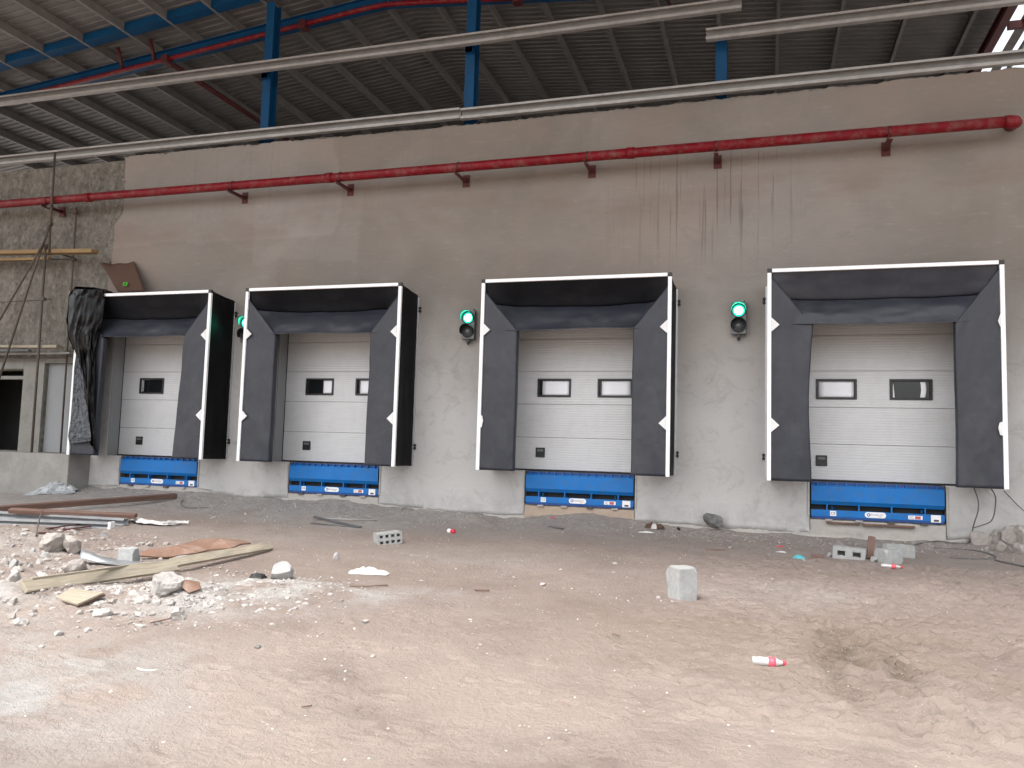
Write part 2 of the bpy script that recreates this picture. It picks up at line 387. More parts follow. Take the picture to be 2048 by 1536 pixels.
for k in range(620):
    cx = rng.uniform(-6, 2.5); cy = rng.uniform(-11.6, -6.5)
    dent(cx, cy, rng.uniform(.03, .10), rng.uniform(.02, .045), rng.uniform(-.7, .7), rng.uniform(.006, .022))
# churned tyre marks
for (ax, ay, bx, by, wd) in ((1676, 1258, 1806, 1350, .15), (1650, 1262, 1700, 1330, .15), (1636, 1300, 1712, 1410, .15)):
    A0 = gp(ax, ay); B0 = gp(bx, by); ln = (B0-A0).length; ang0 = math.atan2(B0.y-A0.y, B0.x-A0.x)
    for st in np.arange(0, ln, .055):
        q = A0.lerp(B0, st/ln); side = rng.choice([-1, 1])*wd*.45
        dent(q.x-math.sin(ang0)*side+rng.normal(0, .03), q.y+math.cos(ang0)*side+rng.normal(0, .03), rng.uniform(.045, .08), .017, ang0+1.57+rng.normal(0, .25), rng.uniform(.014, .028))
LANES = [((1676, 1258), (1806, 1350), .085), ((1650, 1262), (1700, 1330), .10), ((1636, 1300), (1712, 1410), .09)]
lane = np.zeros_like(GX); tread = np.zeros_like(GX)
for a_, b_, w_ in LANES:
    A0 = gp(*a_); B0 = gp(*b_); dx, dy = B0.x-A0.x, B0.y-A0.y; L2 = dx*dx+dy*dy; ll = math.sqrt(L2)
    tt_ = np.clip(((GX-A0.x)*dx+(GY-A0.y)*dy)/L2, 0, 1)
    sd2 = ((GX-A0.x)*dy-(GY-A0.y)*dx)/ll
    dd = np.hypot(GX-A0.x-tt_*dx, GY-A0.y-tt_*dy) + .12*(fbm(GX*5, GY*5, 57, 3))
    g_ = np.exp(-(dd/w_)**4)*(.35+.9*(fbm(GX*4, GY*4, 58, 3)+.5))
    bars = np.sin(tt_*ll*2*math.pi/.085 + np.abs(sd2)*26 + 1.5*fbm(GX*3, GY*3, 59, 2))
    tread = np.where(g_ > lane, bars, tread); lane = np.maximum(lane, g_)
D += -.020*lane + .017*lane*tread
H = H + D*near
nx, ny = len(gx), len(gy)
co = np.stack([GX, GY, H], -1).reshape(-1, 3).astype(np.float32)
idx = np.arange(nx*ny).reshape(nx, ny)
quads = np.stack([idx[:-1, :-1], idx[1:, :-1], idx[1:, 1:], idx[:-1, 1:]], -1).reshape(-1, 4).astype(np.int32)
me = bpy.data.meshes.new('ground')
me.vertices.add(len(co)); me.vertices.foreach_set('co', co.ravel())
me.loops.add(quads.size); me.loops.foreach_set('vertex_index', quads.ravel())
me.polygons.add(len(quads)); me.polygons.foreach_set('loop_start', np.arange(0, quads.size, 4, dtype=np.int32))
me.polygons.foreach_set('use_smooth', np.ones(len(quads), dtype=bool))
me.update(calc_edges=True)
n1 = fbm(GX*1.1, GY*1.1, 41, 4)+.5; n2 = fbm(GX*2.6, GY*2.6, 45, 4)+.5
grey = np.clip(np.exp(np.minimum(GY, 0)/1.5)*1.25*(.55+.9*n1) + np.clip((-3.6-GX)/3, 0, 1)*np.clip((GY+5.0)/3, 0, 1)*.9*n1*1.4 + .35*blob(-3.2, -4.4, 1.2, .5)*n2*2 + .5*blob(.2, -5.2, 1.0, .8)*n2*2, 0, 1)
grey *= 1-.38*np.clip((GX+5)/3, 0, 1)
grey *= np.clip(1-.8*blob(-9.6, -2.8, 1.6, .8)-.7*blob(-5.6, -2.8, 2.2, .7), 0, 1)
lime = np.clip((1.45*blob(-5.1, -8.1, 1.0, .60)+1.0*blob(-4.1, -7.1, 1.1, .45)+1.1*blob(-6.3, -8.6, 1.1, .55)+.9*blob(-4.5, -7.3, .7, .5)+1.6*blob(-4.1, -10.7, 1.0, .8)+.8*blob(-5.0, -9.7, 1.0, .5)+.6*blob(-8.4, -6.6, 1.2, .9)+.5*blob(-2.9, -6.6, .35, .22))*np.clip((n2-.28)*2.3, 0, 1), 0, 1)
n3 = fbm(GX*6.5+1.5*GY, GY*7.5, 49, 4)+.5
damp = np.clip((.80*blob(.60, -7.75, .30, .55)+.75*blob(.92, -8.0, .22, .60)+.30*blob(2.2, -7.0, 1.8, 1.2))*np.clip((n3-.30)*2.6, 0, 1), 0, 1)
damp = np.clip(damp*.75 + lane*(.55-.4*tread), 0, 1)
olive = np.clip((.8*blob(1.3, -8.0, 1.8, 1.3)+.6*blob(-.2, -7.0, 1.0, .5)+.5*blob(-3.4, -9.9, 1.0, .3))*np.clip((n1-.3)*2.4, 0, 1), 0, 1)
ca = me.color_attributes.new('soil', 'FLOAT_COLOR', 'POINT')
ca.data.foreach_set('color', np.stack([grey, lime, damp, olive], -1).reshape(-1).astype(np.float32))
ground = bpy.data.objects.new('ground', me); COL.objects.link(ground); tag(ground, kind='structure')

def ground_material():
    m = bpy.data.materials.new('sandy_ground'); m.use_nodes = True
    nt = m.node_tree; N = nt.nodes; L = nt.links; b = N['Principled BSDF']
    b.inputs['Roughness'].default_value = .95; b.inputs['Specular IOR Level'].default_value = .12
    tc = N.new('ShaderNodeTexCoord'); P = tc.outputs['Object']
    at = N.new('ShaderNodeAttribute'); at.attribute_name = 'soil'
    sp = N.new('ShaderNodeSeparateColor'); L.new(at.outputs['Color'], sp.inputs[0])
    def noise(s, d=6, r=.6):
        n = N.new('ShaderNodeTexNoise'); n.inputs['Scale'].default_value = s; n.inputs['Detail'].default_value = d; n.inputs['Roughness'].default_value = r
        L.new(P, n.inputs['Vector']); return n.outputs['Fac']
    def ramp(src, p0, p1, c0=(0, 0, 0), c1=(1, 1, 1)):
        r = N.new('ShaderNodeValToRGB'); L.new(src, r.inputs[0]); e = r.color_ramp.elements
        e[0].position = p0; e[1].position = p1; e[0].color = (*c0, 1); e[1].color = (*c1, 1); return r.outputs[0]
    def mix(f, a, c):
        x = N.new('ShaderNodeMix'); x.data_type = 'RGBA'
        L.new(f, x.inputs[0])
        for s, v in ((6, a), (7, c)):
            if isinstance(v, tuple): x.inputs[s].default_value = (*v, 1)
            else: L.new(v, x.inputs[s])
        return x.outputs[2]
    def mul(a, k):
        x = N.new('ShaderNodeMath'); x.operation = 'MULTIPLY'; L.new(a, x.inputs[0])
        if isinstance(k, (int, float)): x.inputs[1].default_value = k
        else: L.new(k, x.inputs[1])
        return x.outputs[0]
    col = ramp(noise(1.3, 8, .65), .32, .68, (.262, .206, .178), (.324, .262, .229))
    col = mix(mul(ramp(noise(9, 6, .7), .45, .7), .35), col, (.215, .170, .147))
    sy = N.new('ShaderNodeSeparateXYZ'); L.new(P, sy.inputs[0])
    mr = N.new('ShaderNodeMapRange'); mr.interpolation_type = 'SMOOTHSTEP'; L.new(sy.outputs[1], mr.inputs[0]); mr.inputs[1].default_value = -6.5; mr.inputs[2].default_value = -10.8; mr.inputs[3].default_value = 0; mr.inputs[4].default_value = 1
    col = mix(mul(mr.outputs[0], ramp(noise(1.1, 7, .65), .30, .55)), col, (.425, .350, .304))  # sand paler towards the camera: light falloff put into colour
    col = mix(mul(sp.outputs[0], .9), col, ramp(noise(5, 8, .75), .3, .7, (.290, .268, .250), (.430, .408, .384)))
    col = mix(mul(at.outputs['Alpha'], .8), col, (.265, .212, .150))
    col = mix(mul(sp.outputs[2], .85), col, ramp(noise(7, 6, .7), .3, .7, (.115, .088, .068), (.205, .160, .122)))
    col = mix(sp.outputs[1], col, ramp(noise(6, 8, .75), .3, .7, (.37, .345, .318), (.53, .51, .49)))
    # grains: pale and dark specks
    for sc, th, cc, am in ((70, .17, (.58, .55, .51), .75), (30, .11, (.60, .58, .55), .85), (55, .13, (.10, .08, .07), .6), (26, .10, (.12, .10, .085), .5)):
        v = N.new('ShaderNodeTexVoronoi'); v.inputs['Scale'].default_value = sc; v.inputs['Randomness'].default_value = 1; L.new(P, v.inputs['Vector'])
        near = ramp(v.outputs['Distance'], th*.8, th, (1, 1, 1), (0, 0, 0))
        s2 = N.new('ShaderNodeSeparateColor'); L.new(v.outputs['Color'], s2.inputs[0])
        pick = ramp(s2.outputs[0], .80, .82)
        col = mix(mul(mul(near, pick), am), col, cc)
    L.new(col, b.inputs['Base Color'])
    h1 = noise(26, 8, .72); h2 = noise(120, 4, .6)
    a = N.new('ShaderNodeMath'); a.operation = 'MULTIPLY_ADD'; L.new(h2, a.inputs[0]); a.inputs[1].default_value = .28; L.new(h1, a.inputs[2])
    bp = N.new('ShaderNodeBump'); bp.inputs['Distance'].default_value = .040; bp.inputs['Strength'].default_value = 1
    L.new(a.outputs[0], bp.inputs['Height']); L.new(bp.outputs[0], b.inputs['Normal'])
    return m
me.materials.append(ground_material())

# ================================================================== DIMENSIONS OF THE FOUR BAYS
BAYS = [-12.225, -8.045, -3.101, 1.792]
SW, SH, SD = 3.37, 3.40, .767             # shelter width, height, depth
OPEN_HW, OPEN_TOP = 1.39, 2.95            # wall opening
WTH = .29

# ================================================================== WALL
wall = thing('warehouse_wall', 'long cement plastered loading dock wall with ragged top edge under the steel roof', 'wall', (0, 0, 0))
# core of bare concrete and blockwork with door openings, leveller pits and one doorway
DOORWAY = (-17.9, -16.12, .03, 1.87)
holes = [(x-OPEN_HW, x+OPEN_HW, 0.0, OPEN_TOP) for x in BAYS] + [(x-1.01, x+1.01, -.60, 0.0) for x in BAYS] + [DOORWAY]
holes.append((-15.52, -14.56, .02, 2.02))   # shallow niche, closed again further back
def slab(xs, zs, y0, y1, inhole):
    mb = MB(); V = {}
    def v(i, j, k):
        if (i, j, k) not in V: V[i, j, k] = mb.bm.verts.new((xs[i], (y0, y1)[k], zs[j]))
        return V[i, j, k]
    solid = lambda i, j: 0 <= i < len(xs)-1 and 0 <= j < len(zs)-1 and not inhole((xs[i]+xs[i+1])/2, (zs[j]+zs[j+1])/2)
    for i in range(len(xs)-1):
        for j in range(len(zs)-1):
            if not solid(i, j): continue
            for k in (0, 1): mb.face([v(i, j, k), v(i+1, j, k), v(i+1, j+1, k), v(i, j+1, k)])
            if not solid(i-1, j): mb.face([v(i, j, 0), v(i, j, 1), v(i, j+1, 1), v(i, j+1, 0)])
            if not solid(i+1, j): mb.face([v(i+1, j, 0), v(i+1, j, 1), v(i+1, j+1, 1), v(i+1, j+1, 0)])
            if not solid(i, j-1): mb.face([v(i, j, 0), v(i, j, 1), v(i+1, j, 1), v(i+1, j, 0)])
            if not solid(i, j+1): mb.face([v(i, j+1, 0), v(i, j+1, 1), v(i+1, j+1, 1), v(i+1, j+1, 0)])
    return mb
def in_holes(x, z): return any(a < x < b and c < z < d for a, b, c, d in holes)
xs = sorted({-26., 6.4} | {h[0] for h in holes} | {h[1] for h in holes})
zs = sorted({-1.6, 6.62} | {h[2] for h in holes} | {h[3] for h in holes})
slab(xs, zs, .032, WTH, in_holes).build('masonry_core', M['masonry'], wall)
mb = MB(); mb.box(-15.52, -14.56, .11, .29, .02, 2.02); mb.build('smooth_rendered_niche', M['smooth_panel'], wall)
mb = MB(); mb.box(-16.12, -15.52, -.012, .033, -.02, 2.16); mb.box(-17.95, -16.13, -.010, .033, 1.90, 2.16); mb.box(-15.515, -14.57, -.009, .033, 2.025, 2.16)
mb.box(-14.555, -13.92, -.011, .033, .02, 2.16)
mb.build('door_surround', M['jamb'], wall)
mb = MB(); mb.box(-17.9, -16.12, .05, .17, 1.66, 1.74, .008); mb.build('lintel_bar', M['jamb'], wall)

# plaster skin: thin, hand-trowelled, ragged at the top, at the left end and along the foot
pxs = set(np.round(np.arange(-14.6, 6.41, .06), 3)); pzs = set(np.round(np.arange(-1.0, 6.77, .06), 3))
for x in BAYS:
    for dx in (OPEN_HW, 1.01): 
        for s in (-1, 1):
            e = round(x+s*dx, 3); pxs = {v for v in pxs if abs(v-e) > .025} | {e}
for e in (-.60, 0.0, OPEN_TOP): pzs = {v for v in pzs if abs(v-e) > .025} | {e}
pxs = np.array(sorted(pxs)); pzs = np.array(sorted(pzs))
def left_edge(z):
    return np.interp(z, [-1.2, -.2, .0, 4.2, 4.9, 5.15, 5.35, 5.5, 7], [-14.42, -14.42, -13.98, -13.90, -13.84, -13.86, -13.68, -13.62, -13.66]) + .07*fbm(z*1.7, z*0+3.1, 61, 4)
def foot_edge(x):
    return np.interp(x, BX, BZ) + .075 + .10*fbm(x*.9, x*0+1.7, 63, 5)
def top_edge(x): return 6.675 + .05*fbm(x*2.2, x*0+.3, 65, 5) + .02*np.sin(x*.35)
mb = MB(); bm = mb.bm
def cell_ok(i, j):
    x = (pxs[i]+pxs[i+1])/2; z = (pzs[j]+pzs[j+1])/2
    if x < left_edge(z)-.03 or z > top_edge(x)+.03 or z < foot_edge(x): return False
    for c in BAYS:
        if abs(x-c) < OPEN_HW and 0 < z < OPEN_TOP: return False
        if abs(x-c) < 1.01 and z <= 0: return False
    return True
ok = np.array([[cell_ok(i, j) for j in range(len(pzs)-1)] for i in range(len(pxs)-1)])
PV = {}
fx, fz = np.meshgrid(pxs, pzs, indexing='ij')
und = .007*fbm(fx*1.1, fz*1.1, 71, 3) + .003*fbm(fx*4, fz*5, 75, 3)
batch_falloff = np.clip(1.5*(fbm(fx*.25, fz*.22, 81, 2)+.06), 0, 1)*.45
low_ = fz + 1.5*fbm(fx*.45, fz*.5, 85, 4) + .3*fbm(fx*3, fz*2, 88, 3)  # paler lower wall: light falloff put into the tone
batch_falloff = batch_falloff*.7 + .95*np.clip((3.3-low_)/2.2, 0, 1) + .10*((fx < -8.3-.15*np.sin(fz*2)+.2*fbm(fx*2, fz*2, 87, 3)) & (fz > 4.6+.3*fbm(fx, fz, 86, 3))) + .07*((fx > -10.2) & (fx < -7.7+.3*fbm(fx*2, fz*2, 89, 3)) & (fz < 5.5) & (fz > 4.1+.4*fbm(fx, fz, 84, 3)))
bl = bm.verts.layers.float.new('batch_falloff')
def pv(i, j):
    if (i, j) in PV: return PV[i, j]
    x, z = pxs[i], pzs[j]
    full = all(0 <= a < ok.shape[0] and 0 <= b < ok.shape[1] and ok[a, b] for a in (i-1, i) for b in (j-1, j))
    if not full:
        te = float(top_edge(x)); fe = float(foot_edge(x)); le = float(left_edge(z))
        pit_ = any(abs(x-c) < 1.0 for c in BAYS)
        if abs(z-te) < .10: z = te + .018*float(fbm(x*14, 1.3, 67, 3))
        elif abs(z-fe) < .10 and not pit_: z = fe + .02*float(fbm(x*12, 2.3, 68, 3))
        elif abs(x-le) < .10: x = le + .03*float(fbm(z*12, 3.3, 69, 3))
        straight = any(abs(abs(x-c)-OPEN_HW) < .01 and -.05 < z < OPEN_TOP+.05 for c in BAYS) or any(abs(abs(x-c)-1.01) < .01 and z < .05 for c in BAYS) or \
            any(abs(x-c) <= OPEN_HW+.01 and (abs(z-OPEN_TOP) < .01 or abs(z) < .01) for c in BAYS)
        if not straight:
            x += random.uniform(-.012, .012); z += random.uniform(-.012, .012)
    v = bm.verts.new((x, und[i, j], z)); v[bl] = float(min(1, max(0, batch_falloff[i, j]))); PV[i, j] = v
    return v
for i in range(ok.shape[0]):
    for j in range(ok.shape[1]):
        if ok[i, j]: mb.face([pv(i, j), pv(i+1, j), pv(i+1, j+1), pv(i, j+1)], True)
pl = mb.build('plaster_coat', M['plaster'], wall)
sm = pl.modifiers.new('thickness', 'SOLIDIFY'); sm.thickness = .030; sm.offset = -1
# make sure the skin thickens into the wall (+y)
me2 = pl.data
if me2.polygons[0].normal.y > 0: me2.flip_normals()
# rough footing that shows below the plaster
mb = MB()
def foot(u, v):
    x = -14.4 + u*20.6
    ztop = float(foot_edge(x)) + .05; zb = -1.35
    z = ztop + (zb-ztop)*v
    k = min(1, max(0, (v-.08)/.3))
    y = .012 - .06*k*(1+float(fbm(x*2.2, z*6, 91, 3))) - .07*abs(float(fbm(x*3.3, z*7, 93, 4)))*(.3+.7*k)
    if v == 0: y = .03
    return (x, min(y, .031), z)
mb.grid(foot, 520, 14, False)
fo = mb.build('broken_footing', M['footing'], wall)
# opening edge trims (steel angles) round each leveller pit
mb = MB()
for x in BAYS:
    for s in (-1, 1):
        mb.box(min(x+s*1.01, x+s*1.035), max(x+s*1.01, x+s*1.035), -.016, -.004, -.58, -.01)
mb.build('pit_edge_angle', M['galv'], wall)
for x in BAYS:
    for s in (-1, 1):
        mb = MB(); a, b = sorted((x+s*(OPEN_HW-.016), x+s*(OPEN_HW+.001))); mb.box(a, b, .004, WTH+.003, .003, OPEN_TOP-.003)
        mb.build('plastered_reveal', M['smooth_panel'], wall)
M['peach'] = mat('peach_concrete', (.40, .315, .245), .95, .16, 4, .01, 16, dirt=(.27, .225, .19), dirt_amt=.6, dscale=4)
for k, x in enumerate(BAYS):
    mb = MB()
    def sill(u, v):
        xx = x-.998+1.996*u; z = -.628-.72*v
        return (xx, .012-.05*v-.05*abs(float(fbm(xx*3.1, z*5, 97+k, 4)))*(v > .05), z + (.02*float(fbm(xx*4, 1, 98, 3)) if v == 0 else 0))
    mb.grid(sill, 60, 16, False); mb.build('leveller_sill', M['peach'] if k == 2 else M['footing'], wall)

# raised platform at the left end of the wall
mb = MB()
def plat(u, v):
    x = -26 + u*11.95
    return (x, -.58 + .02*float(fbm(x*1.2, v*2, 95, 3)), -1.3 + v*1.31)
mb.box(-26, -14.05, -.58, .031, -1.4, .005, .02)
platform = tag(mb.build('concrete_platform', M['plinth']), 'grey concrete platform ledge below the dark doorway at the unplastered end of the wall', 'platform')

# inside of the building
mb = MB(); mb.box(-26, 6.4, WTH+.002, 16, -1.3, -.012)
tag(mb.build('warehouse_floor', M['inside']), kind='structure')
back = thing('back_wall', 'plain far wall inside the dark warehouse behind the roof', 'wall')
mb = MB(); mb.box(-26, 6.4, 15.2, 15.4, -.01, 9.9); mb.build('blockwork', M['inside'], back)
part = thing('doorway_dark_box', 'dark box added behind the open doorway at the left end to keep it dark', 'wall')  # added closed box that keeps light out of the doorway
mb = MB(); mb.box(-20.5, -14.9, 1.9, 2.0, -.01, 3.2); mb.box(-14.9, -14.8, WTH+.004, 1.9, -.01, 3.2); mb.box(-20.5, -14.8, WTH+.004, 2.0, 3.2, 3.3); mb.box(-20.6, -20.5, WTH+.004, 2.0, -.01, 3.2)
mb.build('dark_shell', M['doorway_dark'], part)

# ================================================================== ROOF
RX, RZ = -8.0, 10.55          # ridge: x and height of the purlins' underside
def rz(x): return RZ - .1*abs(x-RX)
YF, YB = -8.5, 15.15  # front overhang runs on out of view, lengthened to shade the upper wall
roof = thing('steel_roof', 'shallow pitched corrugated metal roof on dark purlins above the dock wall', 'roof')
prof = []
y = YF
while y < YB:
    prof += [(y, 0), (y+.13, 0), (y+.145, .032), (y+.185, .032)]; y += .20
prof.append((YB, 0))
mb = MB(); cols = []
for x in (-27, RX, 4.85):
    cols.append([mb.bm.verts.new((x, py, rz(x)+.205+pz)) for py, pz in prof])
for a, b in zip(cols, cols[1:]):
    for k in range(len(prof)-1): mb.face([a[k], b[k], b[k+1], a[k+1]])
mb.build('corrugated_sheet', M['roof'], roof, solid=.004, soff=1)
px_list = [.33+1.25*k for k in range(3, -7, -1)] + [-8.35 - 1.2*k for k in range(0, 13)]
for x in px_list:
    z = rz(x)
    sl = -.1 if x > RX else .1
    mb = MB()
    # cold-formed C section, open side to -x
    mb.prism([(x-.035, z), (x+.035, z), (x+.035, z+.20), (x-.035, z+.20), (x-.035, z+.175), (x-.030, z+.175), (x-.030, z+.195), (x+.030, z+.195), (x+.030, z+.005), (x-.030, z+.005), (x-.030, z+.025), (x-.035, z+.025)], YF+.05, YB-.05)
    mb.build('purlin', M['purlin'], roof)
def ibeam(p1, p2, w, h, mtl, name, parent, t=.012):
    """I section; p1,p2 are points on its underside"""
    p1 = Vector(p1); p2 = Vector(p2); d = p2-p1; L = d.length; d.normalize()
    side = d.cross(Vector((0, 0, 1)))
    side = side.normalized() if side.length > 1e-4 else Vector((1, 0, 0))
    up = side.cross(d).normalized()
    m4 = Matrix(((d.x, side.x, up.x, p1.x), (d.y, side.y, up.y, p1.y), (d.z, side.z, up.z, p1.z), (0, 0, 0, 1)))
    mb = MB()
    mb.box(0, L, -w/2, w/2, 0, t, 0, m4); mb.box(0, L, -w/2, w/2, h-t, h, 0, m4); mb.box(0, L, -t/2, t/2, t, h-t, 0, m4)
    return mb.build(name, mtl, parent)
for a, b in ((-27, RX), (RX, 4.7)):
    ibeam((a, 1.35, rz(a)-.40), (b, 1.35, rz(b)-.40), .16, .30, M['blue_steel'], 'rafter', roof)
# short blue struts between the purlins, in line
pls = sorted(px_list)
for a, b in zip(pls, pls[1:]):
    if b > -7: break
    za, zb = rz(a), rz(b)
    mb = MB(); mb.prism([(a+.04, za+.0), (b-.04, zb+.0), (b-.04, zb+.19), (a+.04, za+.19)], .35, .62); mb.build('strut', M['blue_steel'], roof)
# right-hand eave: red edge beam, pale gutter pipes
ibeam((4.55, YF, 9.02), (4.55, YB, 9.02), .16, .26, M['red_dark'], 'eave_beam', roof)
mb = MB(); mb.prism([(4.93, 9.22), (5.10, 9.18), (5.16, 9.34), (5.145, 9.345), (5.09, 9.195), (4.935, 9.235)], YF, YB); mb.build('gutter', M['galv'], roof)
mb = MB(); mb.tube([(5.22, YF, 9.12), (5.22, YB, 9.12)], .05, 10); mb.build('gutter_pipe', mat('pale_teal_pipe', (.38, .46, .45), .5, .1, 5), roof)
roof2 = thing('neighbouring_roof', 'dark red edged roof bay beyond the bright gap at the far right', 'roof')
ibeam((5.95, YF, 8.95), (5.95, YB, 8.95), .18, .30, M['red_dark'], 'eave_beam', roof2)
mb = MB(); mb.prism([(5.9, 9.26), (12, 9.9), (12, 9.96), (5.9, 9.31)], YF, YB); mb.build('corrugated_sheet', M['roof'], roof2)
for k, yy in enumerate((3.4, 9.5)):
    mb = MB(); mb.box(4.7, 5.9, yy, yy+.1, 9.05, 9.2); mb.build('tie_beam', M['red_dark'], roof2)
mb = MB(); mb.tube([(6.3, YF, 8.9), (6.3, YB, 8.9)], .045, 8); mb.build('pipe', M['red_dark'], roof2)

# sprinkler pipe slung below the blue rafter
spr = thing('sprinkler_pipe', 'thin red sprinkler pipe following the blue rafter under the roof', 'pipe')
mb = MB(); mb.tube([(-27, 1.16, rz(-27)-.43), (RX-.5, 1.16, rz(RX-.5)-.43), (RX, 1.16, rz(RX)-.45), (RX+.5, 1.16, rz(RX+.5)-.43), (4.4, 1.16, rz(4.4)-.43)], .055, 10); mb.build('main_pipe', M['red'], spr)
def pipe(pts, r, nm, par, m=None): mb = MB(); mb.tube(pts, r, 8); return mb.build(nm, m or M['red_dark'], par)
for xx in (-15.05, -14.1): pipe([(xx, 1.16, rz(xx)-.43), (xx, .95, rz(xx)+.05)], .045, 'riser', spr)
pipe([(-13.9, 1.2, rz(-13.9)-.36), (-13.9, 9.5, rz(-13.9)-.30)], .07, 'branch_pipe', spr)
pipe([(-1.85, 1.16, rz(-1.85)-.40), (-1.85, 2.2, rz(-1.85)-.16)], .035, 'branch_pipe', spr)
for xx in (-13.75, -10.0, -4.9):
    mb = MB(); mb.box(xx-.09, xx+.09, 1.05, 1.27, rz(xx)-.56, rz(xx)-.36, .02); mb.build('pipe_clamp', M['red_dark'], spr)

# columns behind the top of the wall
def column(x, y, ztop, label):
    t = thing('steel_column', label, 'column', (x, y, 5.9), group='blue steel columns above the wall')
    h = ztop-5.9
    mb = MB(); w = .20; d = .26; tt = .012
    mb.box(-w/2, w/2, 0, tt, 0, h); mb.box(-w/2, w/2, d-tt, d, 0, h); mb.box(-tt/2, tt/2, tt, d-tt, 0, h)
    mb.build('shaft', M['blue_steel'], t)
    for zz in (1.0, 2.4):
        if zz < h:
            mb = MB(); mb.box(-.07, .07, -.10, -.002, zz-.05, zz+.05); mb.box(-.07, .07, -.1, -.09, zz-.05, zz+.13); mb.build('cleat', M['blue_steel'], t)
    return t
column(-10.30, .305, rz(-10.3)-.3, 'tall blue steel column above the wall between the first two doors')
column(-5.58, .305, rz(-5.58)-.3, 'tall blue steel column in the middle, above the gap right of the second door')
column(-.70, .305, 7.98, 'short blue steel column above the wall left of the rightmost shelter')

# horizontal wall rails (C sections, open side out)
def girt(x0, x1, z, y, label, dz=.0):
    t = thing('wall_rail', label, 'rail', (x0, y, z), group='galvanised wall rails above the wall')
    L = x1-x0; mb = MB(); h = .21; d = .11; k = .004
    pr = [(0, 0), (-d, 0), (-d, .055), (-d+k, .055), (-d+k, k), (-k, k), (-k, h-k), (-d+k, h-k), (-d+k, h-.04), (-d, h-.04), (-d, h), (0, h)]
    mb.prism([(p[0], p[1]) for p in pr], 0, L, 'x')
    mb.build('channel', M['galv'], t)
    mb = MB(); mb.box(.001, L-.001, -k-.0045, -k-.001, k+.001, h-k-.001); mb.build('web_shade', M['purlin'], t)  # darker strip paints the shade inside the open channel
    return t
girt(-27, -5.62, 6.775, .035, 'lower galvanised rail just above the ragged wall top, left length')
girt(-5.60, 6.6, 6.755, .035, 'lower galvanised rail just above the ragged wall top, right length')
girt(-27, -.34, 8.27, .035, 'long upper galvanised rail crossing the two tall blue columns')
girt(-.95, 6.6, 7.76, .035, 'upper galvanised rail at the right, resting on the short blue column')
wire = thing('tie_wire', 'loose dark wire tied round the lower rail above the bare concrete', 'wire', (-14.2, .07, 6.75))
mb = MB(); mb.tube([(0, 0, .24), (.05, -.01, .12), (.2, -.01, .02), (.5, -.02, .03), (.52, -.01, .1)], .008, 6); mb.build('loop', M['steel_dark'], wire)
mb = MB(); mb.tube([(.72, .01, .02), (.72, 0, -.2)], .010, 6); mb.build('loose_end', M['galv'], wire)

# ================================================================== FIRE PIPE ON THE WALL
fp = thing('fire_main_pipe', 'thick scuffed red fire pipe running along the plastered wall on brackets', 'pipe', (0, -.42, 5.66))
mb = MB(); mb.tube([(-26, 0, .02), (-8, 0, -.012), (3.62, 0, 0)], .088, 18); mb.build('pipe_run', M['red'], fp)
mb = MB(); mb.tube([(3.621, 0, 0), (3.70, 0, 0), (3.765, .02, .0), (3.79, .08, .01), (3.79, .43, .09)], [.098, .098, .095, .092, .088], 18); mb.build('end_elbow', M['red'], fp)
for u in (-20.4, -14.2, -8.2, -2.2):
    mb = MB(); mb.tube([(u-.07, 0, -.006), (u+.07, 0, -.006)], .101, 18); mb.build('coupling', M['red'], fp)
for u in (-18.3, -15.35, -10.45, -7.95, -5.45, -2.98, -.73, 1.98):
    br = MB(); br.box(u-.035, u+.035, -.13, .418, -.175, -.165); br.box(u-.035, u-.025, -.13, .418, -.165, -.10)
    br.box(u-.07, u+.07, .405, .418, -.26, -.02)
    b = br.build('bracket', M['red_dark'], fp)
    cl = MB(); cl.tube([(u-.02, 0, -.005), (u+.02, 0, -.005)], .094, 18); cl.build('clamp', M['red_dark'], b)

